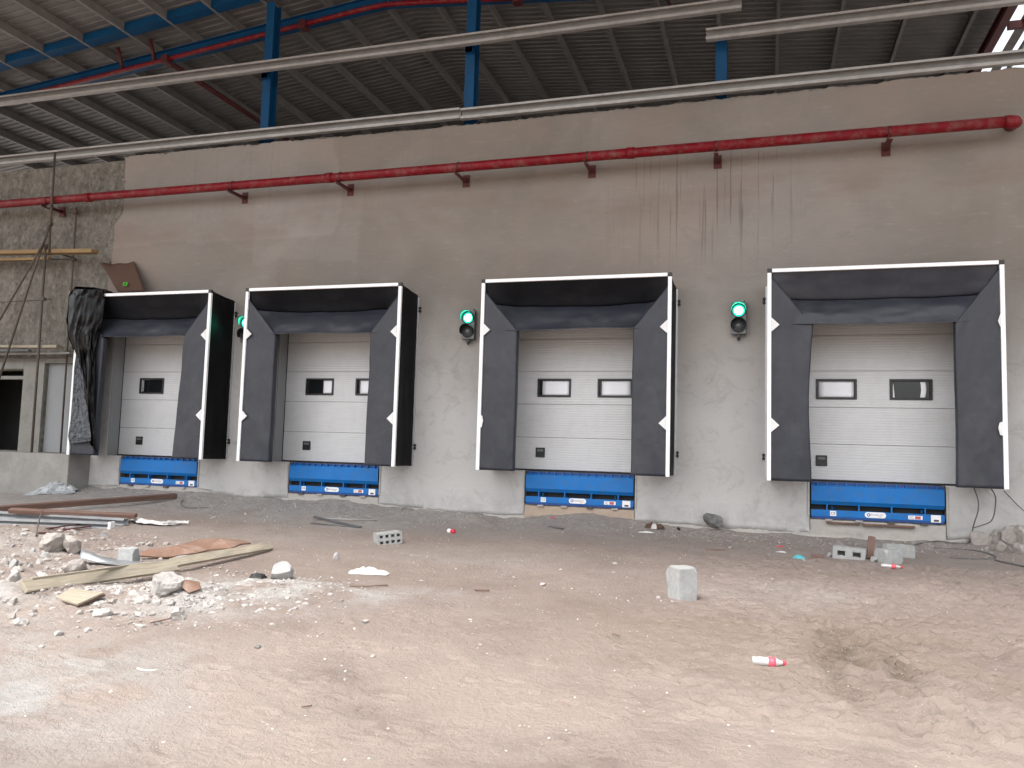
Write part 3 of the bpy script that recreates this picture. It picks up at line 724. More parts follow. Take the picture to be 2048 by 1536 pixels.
# ================================================================== DOCK SHELTERS
HW = SW/2
def shelter(i, xc, label):
    t = thing('dock_shelter', label, 'dock shelter', (xc, 0, 0), group='black dock shelters on the plastered wall')
    sd = i*17
    yf = -SD
    # side fabrics
    for s in (-1, 1):
        mb = MB()
        def side(u, v):
            y = yf+.03 + (SD-.05)*u; z = .01 + (SH-.03)*v - .13*u*max(0, v-.5)*2*.5
            sag = .022*math.sin(math.pi*u)*(1+float(fbm(v*4+sd, u*3+s, 5+i, 3))*1.6) + .012*float(fbm(v*9+sd, u*5, 6+i, 2))
            return (s*(HW-.012-sag), y, z)
        mb.grid(side, 14, 40); mb.build('side_fabric', M['pvc_side'], t, solid=.004)
    # top fabric, sloping gently to the wall
    mb = MB()
    def top(u, v):
        y = yf+.03 + (SD-.05)*v; x = -HW+.02 + (SW-.04)*u
        return (x, y, SH-.015 - .07*v - .022*math.sin(math.pi*v)*(1+float(fbm(u*6+sd, v*3, 8+i, 3))*1.5))
    mb.grid(top, 40, 12); mb.build('top_fabric', M['pvc_side'], t, solid=.004)
    # white front profile
    fw = .062
    for s in (-1, 1):
        mb = MB(); a, b = sorted((s*HW, s*(HW-fw))); mb.box(a, b, yf-.022, yf+.028, 0, SH-.065, .004)
        mb.build('front_profile', M['white'], t)
        mb = MB(); a, b = sorted((s*(HW+.004), s*(HW-fw-.008))); mb.box(a, b, yf-.026, yf+.032, SH-.064, SH+.004, .010); mb.build('corner_cap', M['black_plastic'], t)
        # rear rail on the wall with two hinge brackets
        mb = MB(); a, b = sorted((s*(HW-.004), s*(HW+.026))); mb.box(a, b, -.030, -.003, .01, SH-.13, .003); mb.build('wall_rail', M['alu'], t)
        for zz in (.33, 2.98):
            mb = MB(); a, b = sorted((s*(HW+.027), s*(HW+.075))); mb.box(a, b, -.055, -.004, zz, zz+.028, .003); mb.box(a, b, -.055, -.004, zz+.06, zz+.088, .003)
            mb.tube([(s*(HW+.055), -.035, zz-.01), (s*(HW+.055), -.035, zz+.10)], .012, 8); mb.build('hinge_bracket', M['black_plastic'], t)
    mb = MB(); mb.box(-HW+fw+.01, HW-fw-.01, yf-.022, yf+.028, SH-.058, SH, .004); mb.build('front_profile', M['white'], t)
    # head curtain: slopes in to a fold, then swells out again to its lower hem
    mb = MB()
    foldd = (.36, .38, .40, .20)[i]; foldz = (2.93, 3.0, 2.99, 2.93)[i]
    def head(u, v):
        x = -HW+.05 + (SW-.10)*u
        e = math.sin(math.pi*min(1, max(0, u)))**.25
        wob = float(fbm(u*3.1+sd, v*2.3, 9+i, 3)); wob2 = float(fbm(u*9+sd, v*4, 10+i, 3))
        ke = min(1, min(u, 1-u)/.13)
        fd = foldd*(.25+.75*ke)
        if v < .42:
            k = v/.42; y = yf+.03 + fd*k**1.0; z = SH-.05 + (foldz-(SH-.05))*k
            y += .05*wob*math.sin(k*math.pi)
        else:
            k = (v-.42)/.58; zb = 2.485 + .008*math.sin(u*9+sd) + .018*wob
            y = yf+.03 + fd*max(0, 1-k)**.75 + .012 - .10*math.sin(k*math.pi)*ke*(.6+wob); z = foldz + (zb-foldz)*k
            y += .03*wob2*k
        z -= .03*math.sin(u*math.pi)*math.exp(-((v-.42)/.1)**2)*(1+3*wob)
        return (x, y+.012*wob2, z)
    mb.grid(lambda u, v: head(u, v*.42), 80, 18); mb.build('head_band', M['pvc' if i == 3 else 'band'], t, solid=.006)
    mb = MB(); mb.grid(lambda u, v: head(u, .42+.58*v), 80, 26); mb.build('head_curtain', M['pvc'], t, solid=.006)
    # side curtains with mitred tops and a rolled inner edge
    for s in (-1, 1):
        mb = MB()
        lean = {(0, 1): .13, (0, -1): .05}.get((i, s), .0)
        def sc(u, v):
            inner = 1.035 if s < 0 else 1.05
            xo = HW-.05; 
            ztop_o, ztop_i = 3.20, 2.50
            if i == 3: ztop_o, ztop_i = 3.30, 2.50
            k = min(1, u/.86)
            zt = ztop_o + (ztop_i-ztop_o)*k
            z = .0 + (zt)*v
            wv = float(fbm(v*2.2+sd+s*3, u*1.7, 12+i, 3)); wv2 = float(fbm(v*7+sd+s*3, u*4, 13+i, 3))
            inn = inner - lean*(1-v)*1.0*(1 if s > 0 else -1)*(1 if i == 0 else 0) + .014*wv - (.004*math.cos(v*7+sd))
            if i == 3 and s < 0: inn += .035*math.sin(v*math.pi)**2 - .03*(v > .86)*(v-.86)*12*.5
            x = xo + (inn-xo)*k
            y = yf + .008 + .055*k*(1+wv) + .022*wv*math.sin(k*math.pi) + (.010+.020*max(0, .45-v))*wv2 + .012*float(fbm(v*15+sd+s, u*5+v*3, 14+i, 3))
            if u > .86:
                q = (u-.86)/.14; a = q*math.pi*.95
                x -= math.sin(a)*.022; y += (1-math.cos(a))*.075
            return (s*x, y, z)
        mb.grid(sc, 40, 60); mb.build('side_curtain', M['pvc'], t, solid=.005)
        # white guide markers
        for kz, zz in enumerate((2.49, .88)):
            hgt, wd = .115, .125
            if i == 3 and s > 0: wd = .038
            if i == 2 and s < 0 and kz == 1: wd = .05; hgt = .10
            pts = [(s*(HW-fw-.001), zz-hgt), (s*(HW-fw-wd), zz-.005), (s*(HW-fw-.001), zz+hgt)]
            if i == 2 and s < 0 and kz == 1: pts = [(s*(HW-fw-.001), zz-.14), (s*(HW-fw-.025), zz-.13), (s*(HW-fw-.05), zz-.01), (s*(HW-fw-.03), zz+.07), (s*(HW-fw-.001), zz+.09)]
            if i == 3 and s > 0 and kz == 1: pts = [(s*(HW-fw-.001), zz-.10), (s*(HW-fw-.04), zz-.09), (s*(HW-fw-.062), zz+.01), (s*(HW-fw-.045), zz+.09), (s*(HW-fw-.001), zz+.11)]
            if i == 0 and s < 0: continue
            mb = MB(); mb.prism(pts, yf-.030, yf-.012); mb.build('guide_marker', M['marker'], t)
    return t
SHL = ['dock shelter at the far left, half covered by a torn black plastic sheet',
       'second dock shelter from the left, its deep black right side in view',
       'third dock shelter from the left, between the two fully visible traffic lights',
       'rightmost and largest looking dock shelter, with grey cables hanging below it']
for i, x in enumerate(BAYS): shelter(i, x, SHL[i])

# ================================================================== SECTIONAL DOORS
DY = .295
M['joint'] = mat('grey_joint', (.20, .20, .20), .7, .1, 8)
def door(i, xc, label):
    t = thing('sectional_door', label, 'loading door', (xc, DY+.002, .02), group='pale sectional doors inside the shelters')
    seams = [.0, .596, 1.215, 1.83, 2.436, 3.02]
    for k in range(5):
        mb = MB()
        a, b = seams[k]+.004, seams[k+1]-.004
        if k == 2:                                # window panel with two openings
            xsx = [-1.36, -.875, -.265, .265, .875, 1.36]; zsx = [a, 1.365, 1.68, b]
            hole = lambda x, z: (.265 < abs(x) < .875) and 1.365 < z < 1.68
            mb.bm.free(); mb = slab(xsx, zsx, 0, .04, hole)
        else:
            mb.box(-1.36, 1.36, 0, .04, a, b, .005)
        mb.build('door_panel', M['door'], t)
    mb = MB()
    for k in range(1, 5): mb.box(-1.36, 1.36, .012, .035, seams[k]-.0035, seams[k]+.0035)
    mb.build('joint_seal', M['joint'], t)
    for s in (-1, 1):
        c = s*.57
        mb = MB(); w, h, b = .32, .172, .034
        z0 = 1.5225
        mb.box(c-w, c+w, -.022, .020, z0+h-b, z0+h, .005); mb.box(c-w, c+w, -.022, .020, z0-h, z0-h+b, .005)
        mb.box(c-w, c-w+b, -.0215, .0195, z0-h+b, z0+h-b); mb.box(c+w-b, c+w, -.0215, .0195, z0-h+b, z0+h-b)
        f = mb.build('window', M['black_plastic'], t)
        mb = MB(); mb.box(c-w+b, c+w-b, .026, .030, z0-h+b, z0+h-b); mb.build('pane', M['glass'], f)
        iw = w-b
        films = {(1, -1): [(.62, .98)], (1, 1): [(.10, .98)], (2, -1): [(.09, 1.0)], (2, 1): [(.07, 1.0)], (3, -1): [(.02, .985)], (3, 1): [(.72, .86)]}.get((i, s), [])
        for a, b2 in films:
            mb = MB()
            bow = .03 if (i, s) == (3, 1) else 0
            def ff(u, v): return (c-iw+2*iw*(a+(b2-a)*u) + bow*math.sin(v*2.2+.4), .0245-.004*math.sin(u*math.pi), z0-h+b+.006+(2*(h-b)-.012)*v)
            mb.grid(ff, 6, 8); mb.build('protective_film', M['film'], f, solid=.001)
        if (i, s) == (3, 1):
            mb = MB(); mb.prism([(c-iw+.02, z0-h+b+.01), (c-iw+.045, z0-h+b+.01), (c-iw+.03, z0+.06), (c-iw+.02, z0+.10)], .020, .0225); mb.build('protective_film', M['film'], f)
        if (i, s) == (0, -1):
            mb = MB(); mb.box(c-iw+.02, c-iw+.05, .0235, .0255, z0-h+b+.02, z0+h-b-.02); mb.build('protective_film', M['galv'], f)
    # handle: recessed black grip
    mb = MB(); hx, hz = -.807, .316
    mb.box(hx-.09, hx+.09, -.018, -.001, hz-.09, hz+.09, .008)
    hd = mb.build('handle', M['black_plastic'], t)
    mb = MB(); mb.box(hx-.06, hx+.06, -.026, -.0185, hz+.015, hz+.06, .006); mb.build('grip_plate', M['housing'], hd)
    mb = MB(); mb.box(-1.37, 1.37, -.004, .045, -.045, .002, .004); mb.build('bottom_seal', M['rubber'], t)
    for s in (-1, 1):
        mb = MB(); a, b = sorted((s*1.362, s*1.41)); mb.box(a, b, .000, .05, -.02, 3.02); mb.build('side_seal', M['rubber'], t)
    return t
DL = ['pale grey sectional door in the far left shelter with one dark window in view',
      'pale grey sectional door with a half dark, half white window, second from the left',
      'pale grey sectional door with two white windows, third from the left',
      'rightmost pale grey sectional door with one white and one dark window']
for i, x in enumerate(BAYS): door(i, x, DL[i])

# ================================================================== DOCK LEVELLERS
def leveller(i, xc, label):
    t = thing('dock_leveller', label, 'dock leveller', (xc, 0, -.016), group='blue dock levellers under the doors')
    W = 1.975; h = W/2
    # front edge of the deck with fins
    mb = MB(); mb.box(-h+.01, h-.01, .06, .60, -.064, .0); mb.build('deck_edge', M['blue_dark'], t)
    for k in range(13):
        u = -h+.10 + (W-.2)*k/12
        mb = MB(); mb.box(u-.008, u+.008, -.004, .059, -.058, -.004); mb.build('fin', M['blue'], t)
    # hanging lip: flat plate whose bottom edge bends back
    mb = MB()
    pr = [(.028, -.040), (.010, -.046), (-.016, -.062), (-.022, -.30), (.020, -.362), (.032, -.356), (-.006, -.298), (-.004, -.066), (.02, -.054)]
    mb.prism(pr, -h+.004, h-.004, 'x'); mb.build('lip', M['blue'], t)
    # front frame beam
    mb = MB(); mb.box(-h, h, .004, .05, -.552, -.446, .004); mb.build('frame_beam', M['blue'], t)
    mb = MB(); mb.box(-h+.01, h-.01, .010, .06, -.590, -.553, .003); mb.build('bottom_rail', M['blue_dark'], t)
    mb = MB(); mb.box(-h+.002, h-.002, .135, .16, -.60, -.065); mb.build('pit_shade', M['rubber'], t)  # black sheet paints the shade in the gap behind the lip
    for f in (.125, .37, .615, .86):
        u = -h + W*f
        mb = MB(); mb.box(u-.010, u+.010, .012, .134, -.446, -.35); mb.build('rib', M['blue'], t)
    for f in (.165, .835):
        u = -h + W*f
        mb = MB(); mb.tube([(u, .03, -.445), (u, .03, -.40)], .018, 10); mb.tube([(u, .03, -.40), (u, .03, -.385)], .026, 6); mb.build('bolt', M['blue_steel'], t)
    # stickers
    def plate(name, f0, f1, z0, z1, m, y=.0015):
        mb = MB(); mb.box(-h+W*f0, -h+W*f1, y-.002, y+.002, z0, z1, .0008); return mb.build(name, m, t)
    ce = plate('ce_plate', .148, .196, -.540, -.458, M['sticker'])
    text_mesh('ce_mark', 'CE', .058, M['print'], ce, (-h+W*.172, -.0016, -.499))
    # name plate, rounded
    mb = MB(); a, b = -h+W*.412, -h+W*.572; pts = []
    for cx, a0 in ((b-.045, -90), (a+.045, 90)):
        for k in range(9): q = R(a0+180*k/8); pts.append((cx+.045*math.cos(q), -.496+.045*math.sin(q)))
    mb.prism(pts, -.002, .0035); npl = mb.build('name_plate', M['sticker'], t)
    mb = MB(); c0 = a+.058
    ro = [(c0+.026*math.cos(R(k*15)), -.496+.026*math.sin(R(k*15))) for k in range(24)]
    ri = [(c0+.014*math.cos(R(k*15)), -.496+.014*math.sin(R(k*15))) for k in range(24)]
    A = [mb.bm.verts.new((p[0], -.0035, p[1])) for p in ro]; B = [mb.bm.verts.new((p[0], -.0035, p[1])) for p in ri]
    for k in range(24): mb.face([A[k], A[(k+1) % 24], B[(k+1) % 24], B[k]])
    mb.build('emblem', M['sticker_blue'], npl, solid=.0012)
    text_mesh('lettering', '\u00d6NDERL\u0130FT', .036, M['print_grey'], npl, (c0+.120, -.0035, -.494))
    mb = MB(); mb.box(c0+.15, c0+.20, -.004, -.0025, -.522, -.514); mb.build('orange_line', M['sticker_orange'], npl)
    wl = plate('warning_label', .735, .840, -.535, -.475, M['sticker'])
    mb = MB(); mb.box(-h+W*.785, -h+W*.825, -.0035, -.0012, -.528, -.482); mb.build('red_field', M['sticker_red'], wl)
    mb = MB()
    for k in range(3): mb.box(-h+W*.742, -h+W*(.775-.008*(k % 2)), -.0030, -.0012, -.524+.016*k, -.518+.016*k)
    mb.build('print_lines', M['print_grey'], wl)
    mb = MB(); mb.box(-h+W*.900, -h+W*.972, -.006, .0035, -.566, -.452, .004); bx = mb.build('serial_box', M['sticker'], t)
    mb = MB(); mb.box(-h+W*.920, -h+W*.956, -.0085, -.0065, -.552, -.522); mb.build('serial_field', M['print'], bx)
    for f in (.14, .37, .615, .84):
        u = -h+W*f + random.uniform(-.02, .02)
        mb = MB(); mb.box(u-.055, u+.055, -.035, .05, -.622, -.592, .004); mb.build('packing_piece', M['rust'] if random.random() < .5 else M['footing'], t)
    return t
LL = ['blue dock leveller under the far left door', 'blue dock leveller under the second door from the left',
      'blue dock leveller under the third door, above pale peach coloured footing', 'rightmost blue dock leveller, behind the loose concrete blocks']
for i, x in enumerate(BAYS): leveller(i, x, LL[i])
# concrete below the levellers, worn pale footing and shims
tm = thing('timber_packing', 'flat brown timber packing wedged under the rightmost blue leveller', 'timber', (BAYS[3]+.15, -.03, -.665))
mb = MB(); mb.box(-.36, .40, -.04, .05, -.02, .012, .004); mb.box(-.9, -.40, -.03, .05, -.012, .014, .004); mb.build('strip', M['wood_brown'], tm)

# ================================================================== TRAFFIC LIGHTS
def traffic_light(x, z, label):
    t = thing('traffic_light', label, 'traffic light', (x, -.004, z), group='two-lamp traffic lights on the wall')
    mb = MB(); mb.box(-.128, .128, -.125, -.03, 0, .55, .014); mb.build('housing', M['housing'], t)
    mb = MB(); mb.box(-.06, .06, -.03, 0, .05, .12, .003); mb.box(-.06, .06, -.03, 0, .43, .50, .003); mb.build('wall_bracket', M['black_plastic'], t)
    mb = MB(); mb.box(-.028, .028, -.10, -.045, -.055, .012, .004); mb.tube([(0, -.07, -.05), (0, -.07, -.10)], .018, 10); mb.tube([(0, -.07, -.07), (0, -.07, -.085)], .026, 6); mb.build('cable_gland', M['black_plastic'], t)
    for k, cz in enumerate((.405, .145)):
        mb = MB()
        def lens(u, v):
            a = 2*math.pi*u; r = (.074 if k == 0 else .100)*v
            return (r*math.cos(a), -.128-.045*math.cos(v*math.pi/2), cz+r*math.sin(a))
        if k == 0:
            mg = MB()
            def glow(u, v):
                a = 2*math.pi*u; r = .074+.030*v
                return (r*math.cos(a), -.1290-.010*(1-v), cz+r*math.sin(a))
            mg.grid(glow, 28, 3); mg.build('lens_rim_glow', M['lens_glow'], t)
        mb.grid(lens, 28, 8); mb.build('lit_lens' if k == 0 else 'dark_lens', M['lens_on'] if k == 0 else M['lens_off'], t)
        mb = MB()
        def ring(u, v):
            a = 2*math.pi*u; b = 2*math.pi*v; r = .110+.011*math.cos(b)
            return (r*math.cos(a), -.130-.011*math.sin(b), cz+r*math.sin(a))
        mb.grid(ring, 28, 8); mb.build('lens_rim', M['black_plastic'], t)
        mb = MB()
        def vis(u, v):
            a = math.pi*(-.12+1.24*u); r = .118 + .006*v
            return (r*math.cos(a), -.128-.155*v*(.55+.45*math.sin(math.pi*u)), cz+r*math.sin(a))
        mb.grid(vis, 24, 6); mb.build('visor', M['visor'], t, solid=.005, soff=1)
    if True:
        mb = MB(); mb.prism([(.06, .545), (.11, .55), (.10, .585), (.09, .585)], -.09, -.05); mb.build('mounting_lug', M['black_plastic'], t)
    return t
traffic_light(-.355, 2.44, 'green lit traffic light on the wall to the left of the rightmost shelter')
traffic_light(-5.27, 2.42, 'green lit traffic light on the wall to the left of the third shelter')
traffic_light(-10.16, 2.42, 'green lit traffic light half hidden between the two left shelters')

# ================================================================== LEFT END: SCAFFOLD, SHEET, CARDBOARD
sc = thing('scaffold', 'rusty tube scaffold in front of the bare concrete at the left end', 'scaffold', (-15.2, -.35, .01))
def sp(px, py, y): p = aty(px, py, y); return Vector((p.x+15.2, p.y+.35, p.z-.01))
def stube(name, pts, r=.026, m='rust', par=sc): mb = MB(); mb.tube(pts, r, 9); return mb.build(name, M[m], par)
b = sp(63, 905, -.50); b.z = 0; 
stube('upright', [b, sp(92, 490, -.50)], .027)
stube('upright', [sp(98, 505, -.52), sp(104, 395, -.52), sp(110, 305, -.52)], .025)
b = sp(121, 905, -.10); b.z = 0
stube('upright', [b, sp(147, 508, -.10), sp(153, 415, -.10)], .021)
stube('brace', [sp(103, 440, -.56), sp(62, 560, -.56), sp(-12, 790, -.56)], .023)
stube('brace', [sp(95, 470, -.60), sp(60, 535, -.60), sp(-30, 690, -.60)], .021)
stube('ledger', [sp(-80, 525, -.14), sp(148, 518, -.14)], .016)
stube('ledger', [sp(-80, 609, -.46), sp(103, 599, -.46)], .012)
stube('transom', [sp(92, 497, -.46), sp(148, 517, -.12)], .020)
stube('ledger', [sp(-80, 709, -.20), sp(140, 706, -.20)], .024, 'galv')
stube('ledger', [sp(-80, 718, -.16), sp(133, 715, -.16)], .020, 'rust')
for px, py, y in ((101, 413, -.52), (100, 448, -.54), (92, 492, -.5), (147, 519, -.12), (87, 598, -.48), (135, 706, -.16), (151, 425, -.10)):
    p = sp(px, py, y); mb = MB(); mb.box(p.x-.05, p.x+.05, p.y-.045, p.y+.045, p.z-.035, p.z+.035, .012); mb.tube([(p.x-.09, p.y-.03, p.z), (p.x+.08, p.y-.03, p.z)], .010, 6); mb.build('coupler', M['rust'], sc)

def plank(name, label, cat, p1, p2, w, th, m, roll=0, group=None, bend=0, seg=1):
    """board between p1 and p2 (centre line); w across, th thick; roll about its length"""
    p1 = Vector(p1); p2 = Vector(p2); d = p2-p1; L = d.length; d.normalize()
    side = Vector((0, 0, 1)).cross(d).normalized(); up = d.cross(side)
    a = R(roll); s2 = side*math.cos(a)+up*math.sin(a); u2 = -side*math.sin(a)+up*math.cos(a)
    mt = Matrix(((d.x, s2.x, u2.x, 0), (d.y, s2.y, u2.y, 0), (d.z, s2.z, u2.z, 0), (0, 0, 0, 1)))
    mb = MB(); mb.box(0, L, -w/2, w/2, -th/2, th/2, min(.006, th*.2))
    if seg > 1:
        bmesh.ops.subdivide_edges(mb.bm, edges=[e for e in mb.bm.edges if abs((e.verts[0].co-e.verts[1].co).x) > L*.5], cuts=seg)
        for v in mb.bm.verts:
            k = v.co.x/L; v.co.z += bend*math.sin(k*math.pi) + .004*mnoise.noise(v.co*3); v.co.y += .006*mnoise.noise(v.co*2+Vector((5, 0, 0)))
    o = mb.build(name, M[m]); mt.translation = p1; o.matrix_world = mt
    return tag(o, label, cat, group)
plank('scaffold_board', 'orange timber board of the upper scaffold deck, end sticking out to the right', 'plank', aty(-90, 507, -.40), aty(190, 503, -.40), .20, .085, 'wood_orange', seg=4)
plank('scaffold_beam', 'narrow dark orange timber just under the upper scaffold board', 'plank', aty(-90, 522, -.34), aty(100, 517, -.34), .09, .06, 'wood_orange')
plank('scaffold_board', 'pale timber board of the lower scaffold deck above the doorway', 'plank', aty(-90, 693, -.36), aty(120, 694, -.36), .20, .06, 'wood_yellow', seg=4)
plank('scaffold_beam', 'greenish dark timber just under the lower scaffold board', 'plank', aty(-90, 702, -.36), aty(60, 701, -.36), .09, .05, 'steel_dark')

# cardboard leaning on the wall on top of the left shelter
cbd = thing('cardboard_sheet', 'bent brown cardboard sheet with a green mark standing on the far left shelter', 'cardboard', (-13.25, -.26, 3.40))
mb = MB()
c4 = [aty(288, 582, -.36), aty(236, 584, -.36), aty(201, 526, -.04), aty(268, 524, -.04)]
def cb(u, v):
    bot = c4[1].lerp(c4[0], u); topp = c4[2].lerp(c4[3], u); p = bot.lerp(topp, v)
    k = math.sin(v*math.pi)
    return (p.x+13.25 + .045*k, p.y+.26 - .05*k, p.z-3.40 - .03*math.sin(u*math.pi)*v + .012*math.sin(u*14)*v*v)
mb.grid(cb, 14, 16); mb.build('sheet', M['cardboard'], cbd, solid=.006)
gm = MB(); q = aty(254, 569, -.34) - Vector((-13.25, -.26, 3.40))
for a in (35, -40, 5):
    ca_, sa = math.cos(R(a)), math.sin(R(a)); L = .055; w = .014
    gm.prism([(q.x-L*ca_-w*sa, q.z-L*sa+w*ca_), (q.x-L*ca_+w*sa, q.z-L*sa-w*ca_), (q.x+L*ca_+w*sa, q.z+L*sa-w*ca_), (q.x+L*ca_-w*sa, q.z+L*sa+w*ca_)], q.y-.055, q.y-.048)
gm.build('green_mark', M['green_mark'], cbd)

# torn black sheet hanging over the left corner of the first shelter
ps = thing('plastic_sheet', 'torn black plastic sheet hanging over the left corner of the far left shelter', 'plastic sheet', (-13.9, -.82, 0))
LPX = [(146, 577), (137, 592), (134, 640), (136, 668), (150, 705), (160, 750), (168, 800), (174, 850), (180, 888)]
RPX = [(206, 579), (210, 600), (206, 640), (197, 668), (191, 700), (190, 750), (188, 800), (190, 850), (194, 905)]
def curve(P, v):
    k = v*(len(P)-1); i = min(int(k), len(P)-2); f = k-i
    return (P[i][0]+(P[i+1][0]-P[i][0])*f, P[i][1]+(P[i+1][1]-P[i][1])*f)
mb = MB()
def shf(u, v):
    a = curve(LPX, v); b_ = curve(RPX, v); px = a[0]+(b_[0]-a[0])*u; py = a[1]+(b_[1]-a[1])*u
    bulge = max(0, math.sin(u*math.pi))**.7
    y = -.80 - .12*bulge*(.5+.5*math.cos(v*2.2)) + .12*float(fbm(u*3.2+1+v*2, v*4, 101, 4)) + .30*float(np.abs(fbm(u*3+v*3, v*2.6-u, 105, 3)))*bulge + .05*float(np.abs(fbm(u*9-v*5, v*7+u*3, 107, 3)))
    if u < .02: y += .10
    p = aty(px, py, y); return (p.x+13.9, p.y+.82, p.z)
mb.grid(shf, 44, 90); mb.build('hanging_part', M['plastic_sheet'], ps, solid=.003)
mb = MB()                                          # fold lying back over the shelter's top and left side
def shb(u, v):
    a = curve([(206, 579), (178, 577), (150, 576), (139, 590), (135, 640), (138, 672), (150, 705)], u)
    p0 = aty(a[0], a[1], -.80); k = v
    off = Vector((-.02-.05*k, .0, 0)) if u > .45 else Vector((0, 0, .03))
    q = p0 + Vector((0, .62*k, -.07*k)) + off + Vector((.05, .03, .06))*float(fbm(u*9, v*4, 111, 3))
    return (q.x+13.9, q.y+.82, q.z)
mb.grid(shb, 50, 16); mb.build('folded_back_part', M['plastic_sheet'], ps, solid=.003)
LP2 = [(152, 708), (148, 740), (145, 790), (141, 840), (136, 872), (139, 888)]
RP2 = [(156, 708), (164, 740), (172, 790), (178, 840), (182, 872), (181, 882)]
mb = MB()
def cru(u, v):
    a = curve(LP2, v); b_ = curve(RP2, v); px = a[0]+(b_[0]-a[0])*u; py = a[1]+(b_[1]-a[1])*u
    y = -.815 - .05*float(np.abs(fbm(u*5+2, v*13, 121, 4))) + .05*float(fbm(u*9, v*22, 125, 3))
    p = aty(px, py, y); return (p.x+13.9, p.y+.82, p.z)
mb.grid(cru, 34, 90, False); mb.build('crumpled_dusty_part', M['crumple'], ps, solid=.002)

# ================================================================== THINGS LYING ON THE GROUND
def rock_mesh(mb, c, r, seed, sub=3, flat=.75, cuts=7, rough=.10):
    rg = random.Random(seed)
    ret = bmesh.ops.create_icosphere(mb.bm, subdivisions=sub, radius=1)
    vs = ret['verts']
    planes = []
    for _ in range(cuts+4):
        n = Vector((rg.gauss(0, 1), rg.gauss(0, 1), rg.gauss(0, .8))).normalized(); planes.append((n, rg.uniform(.38, .80)))
    sx, sy = rg.uniform(.8, 1.25), rg.uniform(.75, 1.1); off = Vector((seed*1.7, seed*.3, 0)); ang = rg.uniform(0, 6.28)
    rot = Matrix.Rotation(ang, 3, 'Z')
    for v in vs:
        p = v.co.copy()
        for n, d in planes:
            e = p.dot(n)
            if e > d: p -= n*(e-d)*.99
        p *= 1 + rough*mnoise.noise(p*2.3+off) + rough*.9*mnoise.noise(p*5+off) + rough*.6*mnoise.noise(p*11+off)
        v.co = rot @ Vector((p.x*sx, p.y*sy, p.z*flat))*r + Vector(c)
    return vs
def chunk(px, py, r, label, m='rubble', group=None, seed=None, flat=.75, cuts=7, sub=3, name='concrete_chunk', cat='rubble', rough=.14, sink=.55):
    p = gp(px, py); mb = MB(); rock_mesh(mb, (0, 0, r*flat*.62-r*sink*.4), r, seed if seed is not None else int(px*7+py), sub, flat, cuts, rough)
    o = mb.build(name, M[m]); o.location = (p.x, p.y+r*.3, gz(p.x, p.y+r*.3)); return tag(o, label, cat, group)

# left pile -------------------------------------------------------
def lift(px, py, z): return gp(px, py, z)
plank('brown_beam', 'long straight dark brown beam lying highest, from the left edge to below the far left leveller', 'beam', lift(-90, 1024, .12), lift(352, 992, .06), .10, .10, 'wood_brown', roll=8, seg=3)
plank('brown_beam', 'shorter red brown beam lying on the pale metal profiles at the left edge', 'beam', lift(20, 1021, .16), lift(272, 1032, .13), .10, .07, 'wood_brown', roll=15, seg=3)
def cprofile(label, p1, p2, w, h):
    p1 = Vector(p1); p2 = Vector(p2); d = (p2-p1); L = d.length; d.normalize(); side = Vector((0, 0, 1)).cross(d).normalized(); up = d.cross(side)
    mt = Matrix(((d.x, side.x, up.x, 0), (d.y, side.y, up.y, 0), (d.z, side.z, up.z, 0), (0, 0, 0, 1)))
    t = thing('metal_profile', label, 'metal profile', p1)
    mb = MB(); k = .006
    pr = [(-w/2, -h/2), (w/2, -h/2), (w/2, -h/2+.03), (w/2-k, -h/2+.03), (w/2-k, -h/2+k), (-w/2+k, -h/2+k), (-w/2+k, h/2-k), (w/2-k, h/2-k), (w/2-k, h/2-.03), (w/2, h/2-.03), (w/2, h/2), (-w/2, h/2)]
    mb.prism([(-a, c) for a, c in pr], 0, L, 'x')
    for v in mb.bm.verts: v.co = mt @ v.co
    mb.build('channel', M['light_galv'], t)
    if 'twin' in label and 'behind' in label: return t
    mb = MB(); mb.box(L-.012, L+.025, -w/2-.004, w/2+.004, -h/2-.004, h/2+.004)
    for v in mb.bm.verts: v.co = mt @ v.co
    mb.build('end_tape', M['white'], t); return t
M['light_galv'] = mat('bright_galvanised', (.33, .34, .35), .5, .12, 4, metallic=.3, dirt=(.20, .195, .19), dirt_amt=.5, dscale=3)
cprofile('pale galvanised channel profile lying along the top of the left pile, behind its twin', lift(-90, 1024, .075), lift(252, 1044, .06), .12, .11)
cprofile('pale galvanised channel profile with a white taped end in front of its twin', lift(-90, 1040, .065), lift(222, 1051, .055), .12, .10)
plank('red_strip', 'thin faded red strip sticking out below the pale metal profiles', 'strip', lift(82, 1066, .02), lift(178, 1053, .03), .07, .015, 'red_dark')
plank('red_strip', 'second thinner faded red strip under the pale metal profiles', 'strip', lift(96, 1057, .03), lift(165, 1047, .03), .05, .015, 'red_dark')
mb = MB(); P0 = lift(70, 1090, .0); pts = [lift(84, 1022, .2)-P0, lift(80, 1035, .18)-P0, lift(76, 1050, .1)-P0, lift(72, 1072, .02)-P0]
mb.tube(pts, .010, 6); o = mb.build('bent_wire', M['rust']); o.location = P0; tag(o, 'thin rusty wire bent over the pale metal profiles', 'wire')
